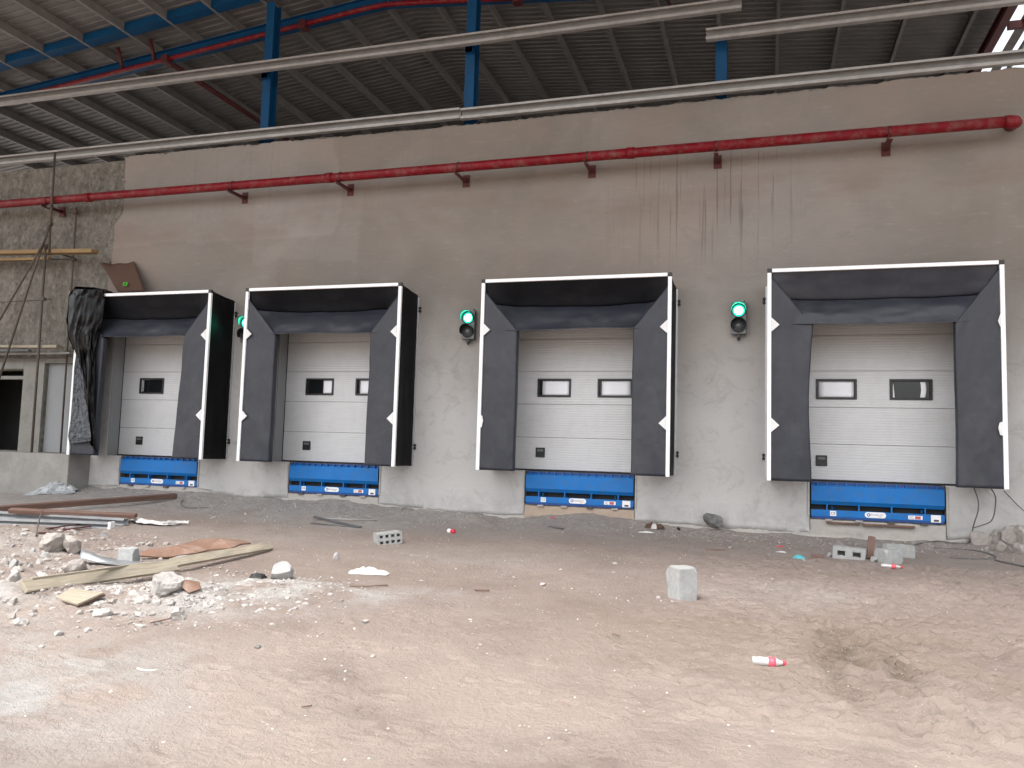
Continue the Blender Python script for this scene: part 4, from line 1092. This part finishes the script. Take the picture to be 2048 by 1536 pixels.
# plastic wrap trailing from the profiles
def wrap(name, label, path, w, m, amp=.05, seed=1, cat='plastic wrap'):
    pts = [Vector(p) for p in path]; o0 = pts[0].copy(); mb = MB(); n = len(pts)
    def f(u, v):
        k = u*(n-1); i = min(int(k), n-2); p = pts[i].lerp(pts[i+1], k-i); d = (pts[i+1]-pts[i]).normalized(); s = Vector((0, 0, 1)).cross(d).normalized()
        a = v*math.pi
        ww = w*(.7+.9*abs(float(fbm(u*7, v*1.0, 130+seed, 3)))+.3*math.sin(u*math.pi))
        q = p + s*math.cos(a)*ww + Vector((0, 0, 1))*math.sin(a)*ww*.8 + Vector((0, 0, amp*float(fbm(u*16, v*5, 131+seed, 3)))) + s*amp*float(fbm(u*13, v*6, 132+seed, 3))
        return q-o0
    mb.grid(f, n*12, 10, False); o = mb.build(name, M[m], solid=.002); o.location = o0; return tag(o, label, cat)
wrap('plastic_wrap', 'twisted strip of white plastic wrap trailing from the pale metal profiles', [lift(225, 1046, .03), lift(262, 1036, .05), lift(290, 1046, .03), lift(330, 1050, .02), lift(352, 1047, .02), lift(378, 1047, .02)], .06, 'paper', .05, 1)
# dusty clear sheet heaped against the platform
mb = MB(); P0 = gp(90, 985)
def csf(u, v):
    px = 45+108*u; b0 = gp(px, 992-6*u, 0)
    e = max(0, math.sin(u*math.pi*.93+.15))**.7
    hgt = (.16+.20*u)*e*(.55+1.1*abs(float(fbm(u*4, v*2.5, 145, 4))))*math.sin(min(1, v*1.15)*math.pi*.62)
    yy = b0.y + (-.62-b0.y)*v if b0.y < -.62 else b0.y - .1 + .25*v
    x = b0.x - .1*v
    return Vector((x + .10*float(fbm(u*5, v*4, 141, 4)), yy + .16*float(fbm(u*6, v*5, 142, 4)), gz(x, yy) + .012 + hgt + .05*float(fbm(u*9, v*8, 143, 4)))) - P0
mb.grid(csf, 44, 22, False); o = mb.build('plastic_film_heap', M['clear_film'], solid=.003); o.location = P0; tag(o, 'dusty translucent plastic film heaped at the foot of the platform', 'plastic film')

for k, (px, py, r) in enumerate([(100, 1104, .185), (133, 1108, .150)]):
    chunk(px, py, r, ['rounded earth caked boulder on the left heap, the larger of the two', 'rounded earth caked boulder just right of the larger one on the left heap'][k], 'rubble', 'two boulders on the left heap', 40+k, .95, 5, name='boulder', cat='boulder', sink=.1)
chunk(146, 1146, .13, 'jagged pale concrete chunk at the left tip of the curved metal sheet', 'rubble', None, 51, .95, 8, sink=.1)
# curved metal sheet
mb = MB(); P0 = gp(225, 1132)
M['sheet_metal'] = mat('scuffed_sheet_metal', (.27, .28, .29), .4, .2, 6, metallic=.5, dirt=(.2, .19, .18), dirt_amt=.6, dscale=5)
A_ = [gp(x, y, z) for x, y, z in ((157, 1120, .06), (190, 1128, .03), (230, 1133, .01), (275, 1136, .01), (340, 1132, .02))]
B_ = [gp(x, y, z) for x, y, z in ((166, 1098, .16), (200, 1112, .10), (240, 1120, .05), (300, 1124, .03), (352, 1122, .03))]
def cms(u, v):
    k = u*4; i = min(int(k), 3); f = k-i; a = A_[i].lerp(A_[i+1], f); b_ = B_[i].lerp(B_[i+1], f); p = a.lerp(b_, v); p.z += .03*math.sin(v*math.pi) + .02*(v < .08); return p-P0
mb.grid(cms, 30, 10); o = mb.build('metal_sheet', M['sheet_metal'], solid=.003); o.location = P0; tag(o, 'bent shiny metal sheet lying in the rubble beside the small grey cube', 'metal sheet')
def block(px, py, sx, sy, sz, ang, label, name='concrete_block', m='block', cat='concrete block', tilt=(0, 0), holes=0, bev=.008, seed=0, sink=.01, group=None):
    p = gp(px, py); mb = MB(); mb.box(-sx/2, sx/2, -sy/2, sy/2, 0, sz, bev)
    bmesh.ops.subdivide_edges(mb.bm, edges=mb.bm.edges[:], cuts=8, use_grid_fill=True)
    rb = random.Random(seed*17+3)
    for _ in range(9):
        c = Vector((rb.choice([-1, 1])*sx/2, rb.choice([-1, 1])*sy/2, rb.choice([0, 1, 1])*sz))
        if rb.random() < .4: c.z = rb.uniform(.1, .9)*sz
        n = Vector((c.x/sx*2+rb.uniform(-.5, .5), c.y/sy*2+rb.uniform(-.5, .5), (c.z/sz*2-1)+rb.uniform(-.3, .3))).normalized(); dm = c.dot(n)-rb.uniform(.008, .035)
        for v in mb.bm.verts:
            q = v.co.dot(n)
            if q > dm and (v.co-c).length < .11: v.co -= n*(q-dm)
    for v in mb.bm.verts:
        e = (abs(abs(v.co.x)-sx/2) < .02)+(abs(abs(v.co.y)-sy/2) < .02)+(min(v.co.z, sz-v.co.z) < .02)
        q = v.co*7+Vector((seed*3.1, 0, 0)); n = Vector((mnoise.noise(q), mnoise.noise(q+Vector((9, 0, 0))), mnoise.noise(q+Vector((0, 9, 0)))))
        v.co += n*(.005 if e < 2 else .010)
    t = None
    if holes:
        t = thing(name, label, cat, (p.x, p.y, p.z-sink), (R(tilt[0]), R(tilt[1]), R(ang)), group)
        mb.build('body', M[m], t)
        return t
    o = mb.build(name, M[m]); o.location = (p.x, p.y, p.z-sink); o.rotation_euler = (R(tilt[0]), R(tilt[1]), R(ang)); return tag(o, label, cat, group)
block(258, 1129, .19, .19, .20, 12, 'small grey concrete cube standing on the curved metal sheet', m='block', seed=1)
def ply(name, label, cat, pix, th, m, warp=.03, seed=0):
    P = [gp(a, b_, z) for a, b_, z in pix]; c = sum(P, Vector())/len(P); mb = MB()
    top = [mb.bm.verts.new(p-c) for p in P]; f = mb.face(top)
    bmesh.ops.triangulate(mb.bm, faces=[f]); bmesh.ops.subdivide_edges(mb.bm, edges=mb.bm.edges[:], cuts=6, use_grid_fill=True)
    for v in mb.bm.verts: v.co.z += warp*mnoise.noise(v.co*2.5+Vector((seed, 0, 0)))
    o = mb.build(name, M[m], solid=th, soff=0); o.location = c; return tag(o, label, cat)
ply('plywood_sheet', 'large red brown plywood sheet lying flat behind the long pale plank', 'plywood', [(272, 1114, .04), (300, 1100, .10), (350, 1090, .15), (395, 1079, .17), (440, 1078, .15), (492, 1081, .12), (502, 1085, .10), (462, 1096, .10), (415, 1101, .07), (395, 1108, .06), (345, 1114, .03)], .018, 'ply', .03, 2)
ply('torn_plastic', 'grey plastic scrap between the plywood sheet and the long pale plank', 'plastic scrap', [(345, 1117, .02), (420, 1106, .03), (478, 1098, .03), (440, 1112, .02), (380, 1120, .02)], .004, 'clear_film', .05, 4)
plank('pale_plank', 'long pale timber plank lying diagonally across the rubble', 'plank', lift(46, 1173, .065), lift(352, 1131, .10), .135, .04, 'wood_yellow', roll=48, seg=8)
plank('pale_plank', 'second pale plank continuing from the end of the long pale plank', 'plank', lift(345, 1126, .11), lift(540, 1092, .06), .12, .035, 'wood_yellow', roll=35, seg=6)
plank('thin_batten', 'thin pale batten lying on the upper edge of the long pale plank', 'batten', lift(62, 1158, .17), lift(300, 1125, .15), .03, .02, 'wood_yellow', seg=4)
ply('plywood_piece', 'small red brown plywood offcut lying right of the mortar heap', 'plywood', [(352, 1156, .10), (372, 1160, .10), (398, 1165, .06), (402, 1178, .04), (377, 1186, .02), (362, 1172, .05)], .014, 'ply', .01, 6)
ply('plywood_piece', 'pale faced plywood scrap with a dark edge below the long pale plank', 'plywood', [(112, 1196, .03), (140, 1178, .04), (208, 1186, .07), (155, 1211, .03)], .016, 'wood_yellow', .012, 8)
plank('dark_stick', 'dark split stick lying along the edge of the pale plywood scrap', 'stick', lift(152, 1211, .02), lift(207, 1188, .05), .05, .02, 'wood_brown', roll=20)
chunk(312, 1190, .235, 'large whitish mortar lump on the heap of broken mortar', 'pale_rubble', None, 61, .70, 7, sink=.2) if False else None
M['pale_rubble'] = mat('pale_mortar', (.385, .365, .345), .95, .2, 9, .016, 30, dirt=(.25, .215, .19), dirt_amt=.5, dscale=6)
chunk(318, 1196, .21, 'large whitish mortar lump on the heap of broken mortar', 'pale_rubble', None, 61, .72, 7, sink=.2)
chunk(552, 1160, .165, 'smooth grey concrete lump right of the rubble heap', 'concrete', None, 63, .80, 6, sink=.15, rough=.06)
chunk(670, 1118, .075, 'small dusty grey stone above the crumpled white bag', 'concrete', None, 64, .8, 6)
chunk(30, 1142, .11, 'slanting white mortar slab at the left edge of the rubble', 'pale_rubble', None, 65, .4, 9)
chunk(22, 1166, .14, 'pale mortar chunk at the left tip of the long pale plank', 'pale_rubble', None, 66, .7, 9)
G1 = 'whitish rubble pieces round the long pale plank'
lab1 = 'whitish broken mortar piece lying loose round the long pale plank'
rg = random.Random(9)
for k in range(38):
    a = rg.random()
    if a < .45: px, py = rg.uniform(5, 250), rg.uniform(1198, 1260)
    elif a < .7: px, py = rg.uniform(225, 330), rg.uniform(1188, 1222)
    elif a < .85: px, py = rg.uniform(60, 170), rg.uniform(1120, 1160)
    else: px, py = rg.uniform(30, 250), rg.uniform(1075, 1180)
    chunk(px, py, rg.uniform(.022, .070), lab1, rg.choice(['pale_rubble', 'pale_rubble', 'rubble']), G1, 200+k, rg.uniform(.5, .9), 8, 2)
for k in range(30):
    chunk(rg.uniform(4, 215), rg.uniform(1066, 1150), rg.uniform(.025, .075), 'dusty brown grey stone lying on the slope of the left heap round the boulders', rg.choice(['rubble', 'rubble', 'concrete']), 'stones on the slope of the left heap', 700+k, rg.uniform(.6, .95), 7, 2, name='stone', cat='stone')
G2 = 'pale chips between the plywood offcut and the grey lump'
for k in range(20):
    chunk(rg.uniform(400, 590), rg.uniform(1150, 1225), rg.uniform(.018, .048), 'small pale chip lying between the plywood offcut and the smooth grey lump', 'pale_rubble', G2, 300+k, rg.uniform(.4, .8), 8, 2)
for (px, py, r, lb) in [(350, 1240, .105, 'whitish chunk with a split top, lowest in front of the mortar heap'), (275, 1234, .07, 'flat whitish chunk left of the split topped chunk'), (288, 1206, .055, 'pale stone just below the mortar lump, left one'), (340, 1212, .06, 'pale stone just below the mortar lump, right one'), (200, 1234, .09, 'wide low whitish chunk in the lower left of the rubble'), (135, 1172, .04, 'small pale stone under the left part of the long pale plank')]:
    chunk(px, py, r, lb, 'pale_rubble', None, None, .7, 9, 3)
plank('twig', 'bare brown twig beside the split topped white chunk', 'twig', lift(300, 1246, .01), lift(345, 1236, .04), .012, .010, 'wood_brown')
# centre --------------------------------------------------------------
def scrap(name, label, cat, px, py, sx, sy, h, m, seed, ang=0):
    p = gp(px, py); mb = MB()
    def f(u, v):
        x = (u-.5)*sx; y_ = (v-.5)*sy; e = math.sin(u*math.pi)*math.sin(v*math.pi)
        return (x+.25*sx*float(fbm(u*4, v*4, 150+seed, 3)), y_+.25*sy*float(fbm(u*4, v*4, 152+seed, 3)), h*(max(0, e)**.5)*(.5+1.6*abs(float(fbm(u*5, v*5, 154+seed, 4)))) + .004)
    mb.grid(f, 22, 16, False); o = mb.build(name, M[m], solid=.002); o.location = p; o.rotation_euler = (0, 0, R(ang)); return tag(o, label, cat)
scrap('black_plastic_scrap', 'crumpled black plastic scrap beside the smooth grey lump', 'plastic scrap', 516, 1157, .16, .12, .08, 'black_plastic', 1)
scrap('crumpled_bag', 'crumpled dirty white bag lying below the middle of the wall', 'bag', 738, 1148, .42, .16, .09, 'paper', 2, 14)
scrap('paper_scrap', 'white paper scrap left of the black plastic scrap', 'paper', 500, 1163, .10, .07, .03, 'paper', 3)
rod_l = ['dark steel rod lying diagonally over the two straight ones', 'pale straight steel rod, upper one of the bundle', 'dark steel rod, lowest of the bundle']
for lb, a, b_, r, m in ((rod_l[0], (628, 1034, .05), (722, 1054, .02), .018, 'steel_dark'), (rod_l[1], (640, 1037, .03), (754, 1040, .03), .012, 'galv'), (rod_l[2], (622, 1046, .02), (718, 1055, .015), .013, 'steel_dark')):
    p1 = gp(*a); p2 = gp(*b_); mb = MB(); mb.tube([(0, 0, 0), p2-p1], r, 8); o = mb.build('steel_rod', M[m]); o.location = p1; tag(o, lb, 'rod', 'steel rods below the second leveller')
def hollow_block(px, py, ang, label, tilt=(0, 0), L=.40, Wd=.20, Hh=.20, dark=True, nh=4, rows=2):
    """block lying on its side: the face with the core holes looks to local -y"""
    p = gp(px, py); t = thing('hollow_block', label, 'hollow block', (p.x, p.y, p.z-.012), (R(tilt[0]), R(tilt[1]), R(ang)))
    cw = L/(nh+.6)*.62; chh = Hh/(rows+.6)*.62
    xs_ = [-L/2]; 
    for k in range(nh):
        c = -L/2 + L*(k+.5)/nh*.94+L*.03; xs_ += [c-cw/2, c+cw/2]
    xs_.append(L/2); zs_ = [0]
    for k in range(rows):
        c = Hh*(k+.5)/rows; zs_ += [c-chh/2, c+chh/2]
    zs_.append(Hh)
    hole = lambda x, z: any(xs_[1+2*k] < x < xs_[2+2*k] for k in range(nh)) and any(zs_[1+2*k] < z < zs_[2+2*k] for k in range(rows))
    mb = slab(xs_, zs_, -Wd/2, Wd/2-.03, hole); mb.build('body', M['block'], t)
    mb = MB(); mb.box(-L/2+.0, L/2-.0, Wd/2-.0295, Wd/2, 0, Hh, .004); mb.build('closed_end', M['block'], t)
    return t
hollow_block(776, 1086, 42, 'hollow cement block lying alone in the middle, its holes facing left', (0, -6), .36, .26, .17)
can = thing('drink_can', 'small red and white can lying below the wall between the second and third doors', 'can', gp(903, 1066)+Vector((0, 0, .03)), (R(90), 0, R(70)))
mb = MB(); mb.tube([(0, 0, -.075), (0, 0, -.07), (0, 0, .0)], [.028, .036, .036], 14); mb.build('white_half', M['sticker'], can)
mb = MB(); mb.tube([(0, 0, .0), (0, 0, .065), (0, 0, .07)], [.0362, .0362, .028], 14); mb.build('red_half', M['redplastic'], can)
# big broken block standing on the sand
bb = block(1363, 1197, .225, .225, .335, 38, 'pale concrete block standing upright alone on the open sand', 'standing_block', seed=9, bev=.012, sink=.02)
chunk(1340, 1146, .03, 'small round pale stone just behind the standing block', 'pale_rubble', None, 71, .9, 5, 2)
for k, (px, py, r) in enumerate([(1316, 1196, .028), (1322, 1203, .018), (1345, 1204, .015)]):
    chunk(px, py, r, 'tiny white crumb beside the foot of the standing block', 'pale_rubble', 'white crumbs by the standing block', 80+k, .8, 8, 2)
# bottle
def bottle(label, p, ang, L=.21, r=.031, clear='bottle', lab='pink_label', cap='redplastic'):
    t = thing('plastic_bottle', label, 'bottle', p+Vector((0, 0, r*.9)), (0, R(90), R(ang)))
    mb = MB(); mb.tube([(0, 0, -L*.5), (0, 0, -L*.48), (0, 0, -L*.40), (0, 0, -L*.28), (0, 0, -L*.1), (0, 0, .08*L), (0, 0, .2*L), (0, 0, .33*L), (0, 0, .40*L), (0, 0, .44*L)], [r*.7, r*.95, r*.86, r, r*.88, r, r*.96, r*.55, r*.42, r*.40], 16); mb.build('body', M[clear], t)
    mb = MB(); mb.tube([(0, 0, -.02*L), (0, 0, .20*L)], [r*1.03, r*1.02], 16); mb.build('label_band', M[lab], t)
    mb = MB(); mb.tube([(0, 0, .40*L), (0, 0, .5*L)], [r*.52, r*.52], 12); mb.build('cap', M[cap], t)
    return t
bottle('clear drink bottle with pink red label and red cap on the open sand', gp(1538, 1333), 4, .225, .034)
bottle('small bottle with a red label lying by the loose blocks at the right', gp(1784, 1137), -12, .26, .03)
# right-hand debris
hollow_block(1698, 1117, -8, 'pale cement block lying on its side, left of the other loose blocks', (0, 3), .42, .2, .17, nh=2, rows=1)
block(1778, 1125, .30, .24, .19, 35, 'grey cement block turned corner first, in front of the loose blocks', 'cement_block', seed=12, m='block', tilt=(0, 0))
block(1798, 1113, .42, .10, .18, -10, 'long pale cement block behind the corner first block', 'cement_block', seed=13)
chunk(1746, 1124, .065, 'rounded grey stone between the two loose cement blocks', 'concrete', None, 91, .9, 5)
plank('timber_stump', 'short rusty brown timber stump standing up between the loose blocks', 'timber', gp(1740, 1118), gp(1740, 1118)+Vector((.04, .12, .30)), .09, .05, 'wood_brown', roll=20)
plank('timber_stump', 'brown timber offcut lying left of the loose blocks', 'timber', lift(1622, 1112, .03), lift(1648, 1114, .03), .07, .05, 'wood_brown')
chunk(1660, 1113, .06, 'small broken block piece at the end of the brown timber offcut', 'block', None, 93, .8, 9)
scrap('teal_scrap', 'crumpled teal plastic scrap on the sand left of the loose blocks', 'plastic scrap', 1598, 1117, .15, .11, .06, 'teal', 4)
chunk(1607, 1122, .025, 'white pebble right beside the teal scrap', 'pale_rubble', None, 94, .8, 6, 2)
scrap('red_wrapper', 'flat red wrapper on the ground below the left end of the rightmost leveller', 'wrapper', 1560, 1094, .12, .06, .015, 'redplastic', 5)
scrap('white_wrapper', 'torn whitish wrapper just below the flat red wrapper', 'wrapper', 1562, 1105, .14, .07, .02, 'paper', 6)
scrap('brown_sack', 'crumpled brown paper lying at the wall foot right of the third leveller', 'paper', 1308, 1056, .34, .14, .10, 'cardboard', 7)
scrap('white_scrap', 'white scrap lying on the crumpled brown paper', 'paper', 1308, 1058, .10, .06, .12, 'paper', 8)
chunk(1357, 1061, .045, 'small black lump at the wall foot beside a green scrap', 'rubber', None, 95, .9, 6)
scrap('green_scrap', 'pale green plastic scrap beside the small black lump', 'plastic scrap', 1370, 1063, .16, .08, .04, 'green_scrap', 9) if 'green_scrap' in M else None
scrap('cloth_scrap', 'white and grey scrap lying in front of the brown paper', 'scrap', 1292, 1066, .24, .08, .03, 'paper', 10)
scrap('red_wrapper', 'tiny red wrapper lying below the left part of the third leveller', 'wrapper', 1106, 1036, .10, .05, .02, 'redplastic', 11)
plank('dark_offcut', 'dark bent offcut with a white tip below the third leveller', 'offcut', lift(1098, 1053, .02), lift(1126, 1058, .02), .04, .03, 'steel_dark')
plank('dark_stick', 'thin dark stick lying in front of the wall between the third and fourth doors', 'stick', lift(1412, 1099, .01), lift(1450, 1101, .01), .025, .02, 'wood_brown')
p = aty(1428, 1037, -.03)
mb = MB(); rock_mesh(mb, (0, 0, 0), .19, 97, 3, .95, 9, .14); o = mb.build('dark_stone', M['darkstone']); o.location = (p.x, -.10, p.z-.01); tag(o, 'dark grey broken stone set in the wall foot left of the rightmost shelter', 'stone')
# rubble at the far right wall foot
for k, (px, py, r) in enumerate([(1966, 1090, .17), (1992, 1085, .13), (2020, 1092, .19), (2050, 1095, .2), (2005, 1102, .12), (2038, 1108, .10), (2075, 1100, .2)]):
    chunk(px, py, r, 'dusty grey rubble lump piled against the wall foot at the far right', 'rubble', 'rubble lumps at the far right wall foot', 400+k, 1.0, 7, 3, sink=.1)
# loose chips along the wall foot and over the sand
for k in range(34):
    a = rg.random()
    if a < .6: px, py, r = rg.uniform(420, 820), rg.uniform(1005, 1042), rg.uniform(.02, .05)
    else: px, py, r = rg.uniform(1400, 1990), rg.uniform(1072, 1100), rg.uniform(.018, .045)
    lb = ('small grey stone in the grit at the wall foot below the second leveller', 'grey stones in the grit below the second leveller') if a < .6 else ('small grey stone in the dust at the wall foot below the rightmost leveller', 'grey stones in the dust below the rightmost leveller')
    chunk(px, py, r, lb[0], 'rubble', lb[1], 500+k, .7, 8, 2, name='stone', cat='stone')
SM = [(843, 1163, .035), (923, 1178, .02), (937, 1214, .025), (940, 1240, .03), (708, 1260, .03), (1085, 1170, .05), (1120, 1140, .03), (1230, 1128, .055), (1228, 1146, .035), (1425, 1155, .03), (1530, 1170, .03), (1545, 1160, .035), (960, 1290, .02), (745, 1315, .028), (690, 1345, .025), (690, 1362, .025), (1645, 1182, .02), (220, 1387, .035), (1020, 1196, .018), (630, 1195, .02)]
for k, (px, py, r) in enumerate(SM):
    chunk(px, py, r*.8, 'single small white stone lying loose on the open sand', 'pale_rubble', 'white stones loose on the sand', 600+k, .65, 8, 2, name='stone', cat='stone')
for k, (a, b_, r, lb) in enumerate([((700, 1172, .01), (775, 1170, .02), .006, 'curved brown twig below the crumpled bag'), ((603, 1414, .01), (624, 1411, .012), .004, 'short straight twig on the pale sand near the bottom'), ((950, 1180, .01), (978, 1181, .02), .010, 'dark grey stick end lying on the open sand in the middle'), ((1224, 1268, .01), (1240, 1272, .01), .006, 'tiny dark twig on the open sand below the standing block')]):
    p1 = gp(*a); p2 = gp(*b_); mb = MB(); mid = (p2-p1)*.5+Vector((0, -.05 if k == 0 else 0, 0)); mb.tube([(0, 0, 0), mid, p2-p1], r, 6); o = mb.build('twig', M['wood_brown']); o.location = p1; tag(o, lb, 'twig')
chunk(515, 1297, .025, 'dark clod on the sand at the lower left, the bigger one', 'darkstone', None, 98, .8, 7, 2, name='clod', cat='clod')
chunk(531, 1296, .015, 'dark clod right of the bigger dark clod at the lower left', 'darkstone', None, 99, .6, 7, 2, name='clod', cat='clod')
mb = MB(); P0 = gp(297, 1340); pts = [gp(x, y, .006)-P0 for x, y in ((275, 1337), (285, 1340), (297, 1341), (310, 1341), (318, 1340))]
mb.tube(pts, .008, 6); o = mb.build('white_strip', M['paper']); o.location = P0; tag(o, 'thin curved white strip lying on the pale sand at the lower left', 'strip')

# cables ----------------------------------------------------------------
def cable(label, pts, r=.009, name='cable'):
    o0 = pts[0].copy(); mb = MB(); P = [Vector(p) for p in pts]; out = []
    for i in range(len(P)-1):                        # Catmull-Rom
        p0 = P[max(i-1, 0)]; p1 = P[i]; p2 = P[i+1]; p3 = P[min(i+2, len(P)-1)]
        for k in range(8):
            t = k/8; out.append(.5*((2*p1)+(p2-p0)*t+(2*p0-5*p1+4*p2-p3)*t*t+(3*p1-p0-3*p2+p3)*t**3))
    out.append(P[-1]); mb.tube([q-o0 for q in out], r, 7); o = mb.build(name, M['cable']); o.location = o0; return tag(o, label, 'cable', 'grey cables by the rightmost shelter')
cable('grey cable hanging straight down below the right curtain of the rightmost shelter', [aty(1948, 976, -.45), aty(1956, 1000, -.35), aty(1956, 1022, -.3), aty(1948, 1048, -.25), gp(1941, 1075, .03), gp(1936, 1086, .012), gp(1915, 1088, .01), gp(1880, 1082, .01), gp(1845, 1086, .01), gp(1822, 1092, .01)])
cable('grey cable looping out and back below the right end of the rightmost shelter', [aty(1983, 978, -.45), aty(1991, 995, -.35), aty(1989, 1025, -.3), aty(1981, 1043, -.25), aty(1962, 1051, -.22), aty(1945, 1056, -.22)])
cable('thin grey cable running off to the right from the bottom corner of the rightmost shelter', [aty(2008, 982, -.40), aty(2025, 1000, -.2), aty(2048, 1022, -.1), aty(2080, 1045, -.1)], .007)
cable('dark cable snaking over the ground at the right edge', [gp(1868, 1096, .01), gp(1905, 1098, .01), gp(1950, 1101, .01), gp(1985, 1110, .01), gp(1988, 1117, .01), gp(1940, 1117, .01), gp(1900, 1116, .01)], .010)
cable('dark cable end running straight to the right edge of the picture', [gp(1990, 1120, .01), gp(2020, 1127, .01), gp(2060, 1135, .01), gp(2100, 1142, .01)], .011)
cable('thin dark wire loop half buried in the grit below the far left shelter', [gp(366, 1000, .02), gp(362, 1008, .02), gp(372, 1015, .02), gp(395, 1016, .01), gp(415, 1015, .01)], .010)['group'] = 'wire loops'

# gravel: too many to count
mb = MB(); rs = np.random.RandomState(3)
proto = []
for k in range(10):
    b2 = bmesh.new(); bmesh.ops.create_icosphere(b2, subdivisions=1, radius=1)
    proto.append(([Vector((v.co.x*rs.uniform(.75, 1.25), v.co.y*rs.uniform(.75, 1.25), v.co.z*rs.uniform(.5, .95))) for v in b2.verts], [[v.index for v in f.verts] for f in b2.faces])); b2.free()
V = []; Fc = []; MI = []
def put(x, y, r, mi):
    vs, fs = proto[rs.randint(10)]; a = rs.uniform(0, 6.28); c, s = math.cos(a), math.sin(a); z = gz(x, y); n = len(V)
    for v in vs: V.append((x+(v.x*c-v.y*s)*r, y+(v.x*s+v.y*c)*r, z+v.z*r*.8+r*.2))
    for f in fs: Fc.append([n+i for i in f]); MI.append(mi)
for k in range(15000):
    q = rs.rand()
    if q < .26: x, y = -5.1+rs.randn()*.5, -8.0+rs.randn()*.35
    elif q < .42: x, y = -6.3+rs.randn()*1.1, -8.4+rs.randn()*.55
    elif q < .52: x, y = -8.6+rs.randn()*1.2, -6.3+rs.randn()*.9
    elif q < .78: x, y = rs.uniform(-14, 4.5), -abs(rs.randn())*.5-.05
    elif q < .80: x, y = rs.uniform(-11, -5.5), rs.uniform(-2.6, -.2)
    elif q < .83: x, y = -4.5+rs.randn()*.5, -7.1+rs.randn()*.35
    else: x, y = rs.uniform(-7, 4), rs.uniform(-11.5, -2)
    if y > -.06: continue
    r = .0045+.011*rs.rand()**2.2*(1.0 if q < .83 else .72)
    if .42 < q < .83: r *= 1.5
    if q < .52 and rs.rand() < .12: r *= 2.6
    mi = 0 if q < .42 or q > .80 else 1
    if rs.rand() < .2: mi = 1-mi
    if q >= .83:
        x += .35*math.sin(y*5+x*3); r *= .72
        if rs.rand() < .35: mi = 2
    put(x, y, r, mi)
gm = bpy.data.meshes.new('gravel'); gm.from_pydata(V, [], Fc); gm.polygons.foreach_set('material_index', MI)
gm.materials.append(M['pale_rubble']); gm.materials.append(M['rubble']); gm.materials.append(mat('white_shell_chip', (.66, .64, .61), .8, .1, 20)); gm.update()
go = bpy.data.objects.new('gravel', gm); COL.objects.link(go); tag(go, 'loose pale gravel and mortar crumbs scattered over the ground', 'gravel', kind='stuff')

# ================================================================== LIGHT
world = bpy.data.worlds.new('World'); scene.world = world; world.use_nodes = True
nt = world.node_tree; N = nt.nodes; L = nt.links; bg = N['Background']
SUN_EL, SUN_AZ = R(64), R(200)
sky = N.new('ShaderNodeTexSky'); sky.sky_type = 'NISHITA'; sky.sun_disc = False; sky.sun_elevation = SUN_EL; sky.sun_rotation = SUN_AZ
sky.air_density = 1.0; sky.dust_density = 4.0; sky.ozone_density = 1.0
hs = N.new('ShaderNodeHueSaturation'); hs.inputs['Saturation'].default_value = .22; L.new(sky.outputs[0], hs.inputs['Color'])
L.new(hs.outputs[0], bg.inputs['Color']); bg.inputs['Strength'].default_value = .15
sl = bpy.data.lights.new('sun', 'SUN'); sl.energy = .8; sl.angle = R(16); sl.color = (1, .96, .90)
so = bpy.data.objects.new('sun', sl); COL.objects.link(so)
# sun_rotation is measured from +Y towards +X; point the lamp from that direction
sd_ = Vector((math.sin(SUN_AZ)*math.cos(SUN_EL), math.cos(SUN_AZ)*math.cos(SUN_EL), math.sin(SUN_EL)))
so.rotation_euler = sd_.to_track_quat('Z', 'Y').to_euler()
scene.view_settings.view_transform = 'Standard'; scene.view_settings.look = 'None'
scene.view_settings.gamma = 1; scene.view_settings.use_curve_mapping = False
scene.view_settings.exposure = 1.6
